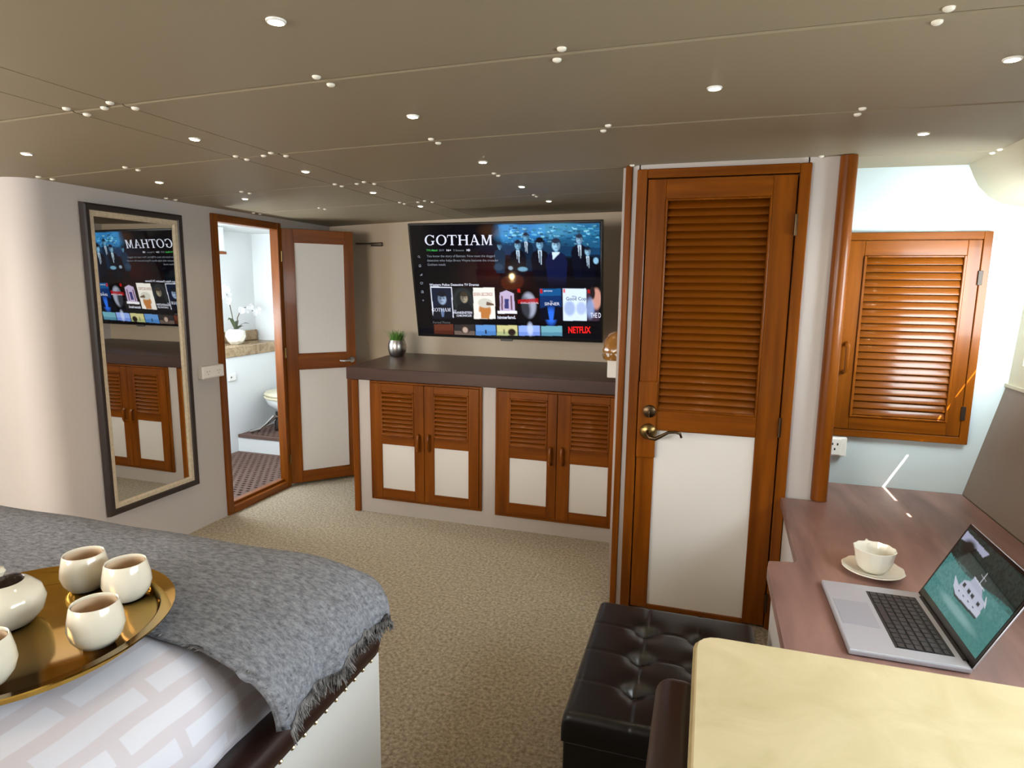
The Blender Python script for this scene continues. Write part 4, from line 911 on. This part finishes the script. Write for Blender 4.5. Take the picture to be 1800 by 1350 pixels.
for k in range(620):
    v = v0+.035+(BBy*1.3*.98-v0-.03)*random.random(); a = throw_pt(UE-.012, v); b = throw_pt(UE, v); d = (b-a).normalized(); L = random.uniform(.014, .027)
    d = (d+Vector((random.uniform(-.1, .35), random.uniform(-.45, .45), random.uniform(-.5, -.1)))).normalized(); m_ = b+d*L*.5; e = b+d*L+Vector((random.uniform(0, .008), random.uniform(-.008, .008), -.006)); tube(bm, [b-d*.004, m_, e], [.0017, .0015, .0007], 4, False)
for k in range(160):
    u = -.9+(UE+.9)*random.random(); b = throw_pt(u, v0+.035*max(0, u)/UE); e = b+Vector((random.uniform(-.008, .008), -random.uniform(.004, .012), .002)); tube(bm, [b+Vector((0, .004, 0)), e], [.0012, .0005], 4, False)
tag(obj('fringe', bm, fringe_m, t), kind='stuff'); setorg()

# ------------------------------------------------------------------ brass tray, teapot and cups
TC = (-1.092, .704); TZ = .817
og = (*TC, TZ); setorg(og); t = thing('serving_tray', 'round shiny brass tray on the bed holding a teapot and cups', 'tray', og)
bm = lathe(bmesh.new(), [(0, 0), (.203, 0), (.207, .003), (.211, .016), (.215, .019), (.234, .0225), (.2365, .024), (.236, .021), (.216, .0165), (.212, .012), (.208, -.001), (0, -.002)], og, 96)
obj('dish', bm, gold, t, True); setorg()
CZ = TZ+.001
def teacup(c, label, rotz=0):
    pr_ = [(0, .0), (.024, .0), (.031, .004), (.041, .018), (.0455, .034), (.0435, .050), (.0385, .072), (.037, .0745), (.0355, .073), (.0395, .052), (.041, .034), (.036, .016), (.02, .008), (0, .008)]
    og = (c[0], c[1], CZ); pr_ = [(r*.94, z) for r, z in pr_]; t = thing('tea_cup', label, 'cup', og, group='cream tea cups on the brass tray'); setorg(og)
    obj('body', lathe(bmesh.new(), pr_, og, 48), porc, t, True)
    obj('lining', lathe(bmesh.new(), [(.0325, .0695), (.036, .052), (.0375, .034), (.0325, .0165), (.02, .0087), (0, .0087)], og, 48), tea_in, t, True)
    setorg(); return t
tc0 = teacup((-1.1415, .866), 'cream tea cup at the far rim of the brass tray, farthest of the four')
dup(tc0, (-1.032, .863, CZ), 'cream tea cup at the right rim of the brass tray, beside the farthest cup')
dup(tc0, (-.945, .727, CZ), 'cream tea cup alone at the near right of the brass tray')
dup(tc0, (-1.005, .592, CZ), 'cream tea cup nearest the viewer, in front of the teapot, cut by the photo edge')
og = (-1.150, .722, CZ); setorg(og); t = thing('teapot', 'round cream teapot with dark lid on the brass tray', 'teapot', og)
obj('body', lathe(bmesh.new(), [(0, 0), (.032, 0), (.042, .005), (.056, .022), (.061, .042), (.055, .062), (.040, .077), (.032, .081), (.030, .079), (.0, .078)], og, 48), porc, t, True)
obj('lid', lathe(bmesh.new(), [(.031, .080), (.028, .085), (.018, .089), (.0, .091)], og, 32), glaze_d, t, True)
obj('knob', lathe(bmesh.new(), [(0, .090), (.006, .091), (.010, .099), (.007, .106), (0, .108)], (og[0]-.004, og[1], og[2]), 20), porc, t, True)
obj('spout', tube(bmesh.new(), [(og[0]-.05, og[1]-.005, og[2]+.045), (og[0]-.07, og[1]-.006, og[2]+.06), (og[0]-.084, og[1]-.008, og[2]+.080)], [.014, .010, .007], 12), porc, t, True)
obj('handle', tube(bmesh.new(), [(og[0]-.02, og[1]-.05, og[2]+.05), (og[0]-.035, og[1]-.08, og[2]+.06), (og[0]-.05, og[1]-.11, og[2]+.068)], [.011, .010, .012], 10), porc, t, True)
setorg()

# ------------------------------------------------------------------ ceiling spotlights, each with its own lamp
def spot(x, y, label, power=5.0):
    z = cz(x); og = (x, y, z); setorg(og); t = thing('ceiling_light', label, 'light', og, group='small ceiling spotlights')
    obj('bezel', lathe(bmesh.new(), [(.013, -.001), (.015, -.004), (.018, -.003), (.019, .0005)], og, 20), plastic_w, t, True)
    obj('lens', lathe(bmesh.new(), [(0, -.006), (.008, -.005), (.0135, -.001)], og, 14), lens_m, t, True)
    d = bpy.data.lights.new('bulb', 'SPOT'); d.energy = power; d.color = (1, .80, .55); d.spot_size = math.radians(125); d.spot_blend = .8; d.shadow_soft_size = .012
    l = bpy.data.objects.new('bulb', d); COL.objects.link(l); l.parent = t; l.location = (0, 0, -.008); setorg()
spots = [(-.80, 1.075, 'ceiling spotlight nearest the viewer, at the top of the photo, left of centre'), (-.845, 1.745, 'ceiling spotlight midway along the central row, second from the viewer'),
 (-.875, 2.43, 'ceiling spotlight just above the television, third in the central row'), (-.895, 3.05, 'tiny ceiling spotlight over the television, fourth in the central row'), (-.89, 3.585, 'tiny ceiling spotlight closest to the top edge of the television'),
 (-.01, 1.725, 'ceiling spotlight in front of the tall entry door'), (.597, 1.68, 'ceiling spotlight at the far right edge of the photo'), (.627, 2.366, 'ceiling spotlight above the locker, right of the corner post'),
 (-1.641, 1.757, 'dim ceiling spotlight in the narrow strip, nearest of that row'), (-1.641, 2.36, 'bright ceiling spotlight in the narrow strip between two seams, second of that row'), (-1.66, 2.958, 'ceiling spotlight in the narrow strip, third of that row'), (-1.66, 3.517, 'ceiling spotlight in the narrow strip, farthest, left of the television'),
 (-2.335, 1.71, 'ceiling spotlight at the far left edge of the photo'), (-2.375, 2.317, 'ceiling spotlight above the tall mirror'), (-2.37, 2.863, 'ceiling spotlight above the bathroom doorway')]
for x, y, l in spots: spot(x, y, l)
# unseen lamp assumed and added behind the bed, to reflect in the television screen
og = (-1.90, 1.455, 0); setorg(og); t = thing('assumed_lamp', 'small warm assumed lamp, added unseen behind the foot of the bed for the screen glare', 'lamp', og)
obj('base', lathe(bmesh.new(), [(0, 0), (.05, 0), (.05, .012), (.01, .016), (.01, .57), (0, .57)], og, 20), brass, t, True)
obj('shade', lathe(bmesh.new(), [(.10, .50), (.115, .53), (.115, .57), (.10, .575), (.03, .57), (.012, .568), (.012, .50)], og, 28), emis('glow_shade', (1, .22, .05, 1), 3.2), t, True)  # glowing shade added to give the bulb's screen reflection an orange halo
obj('bulb', lathe(bmesh.new(), [(0, .57), (.012, .575), (.024, .598), (.018, .62), (0, .63)], og, 16), bulb_m, t, True); setorg()
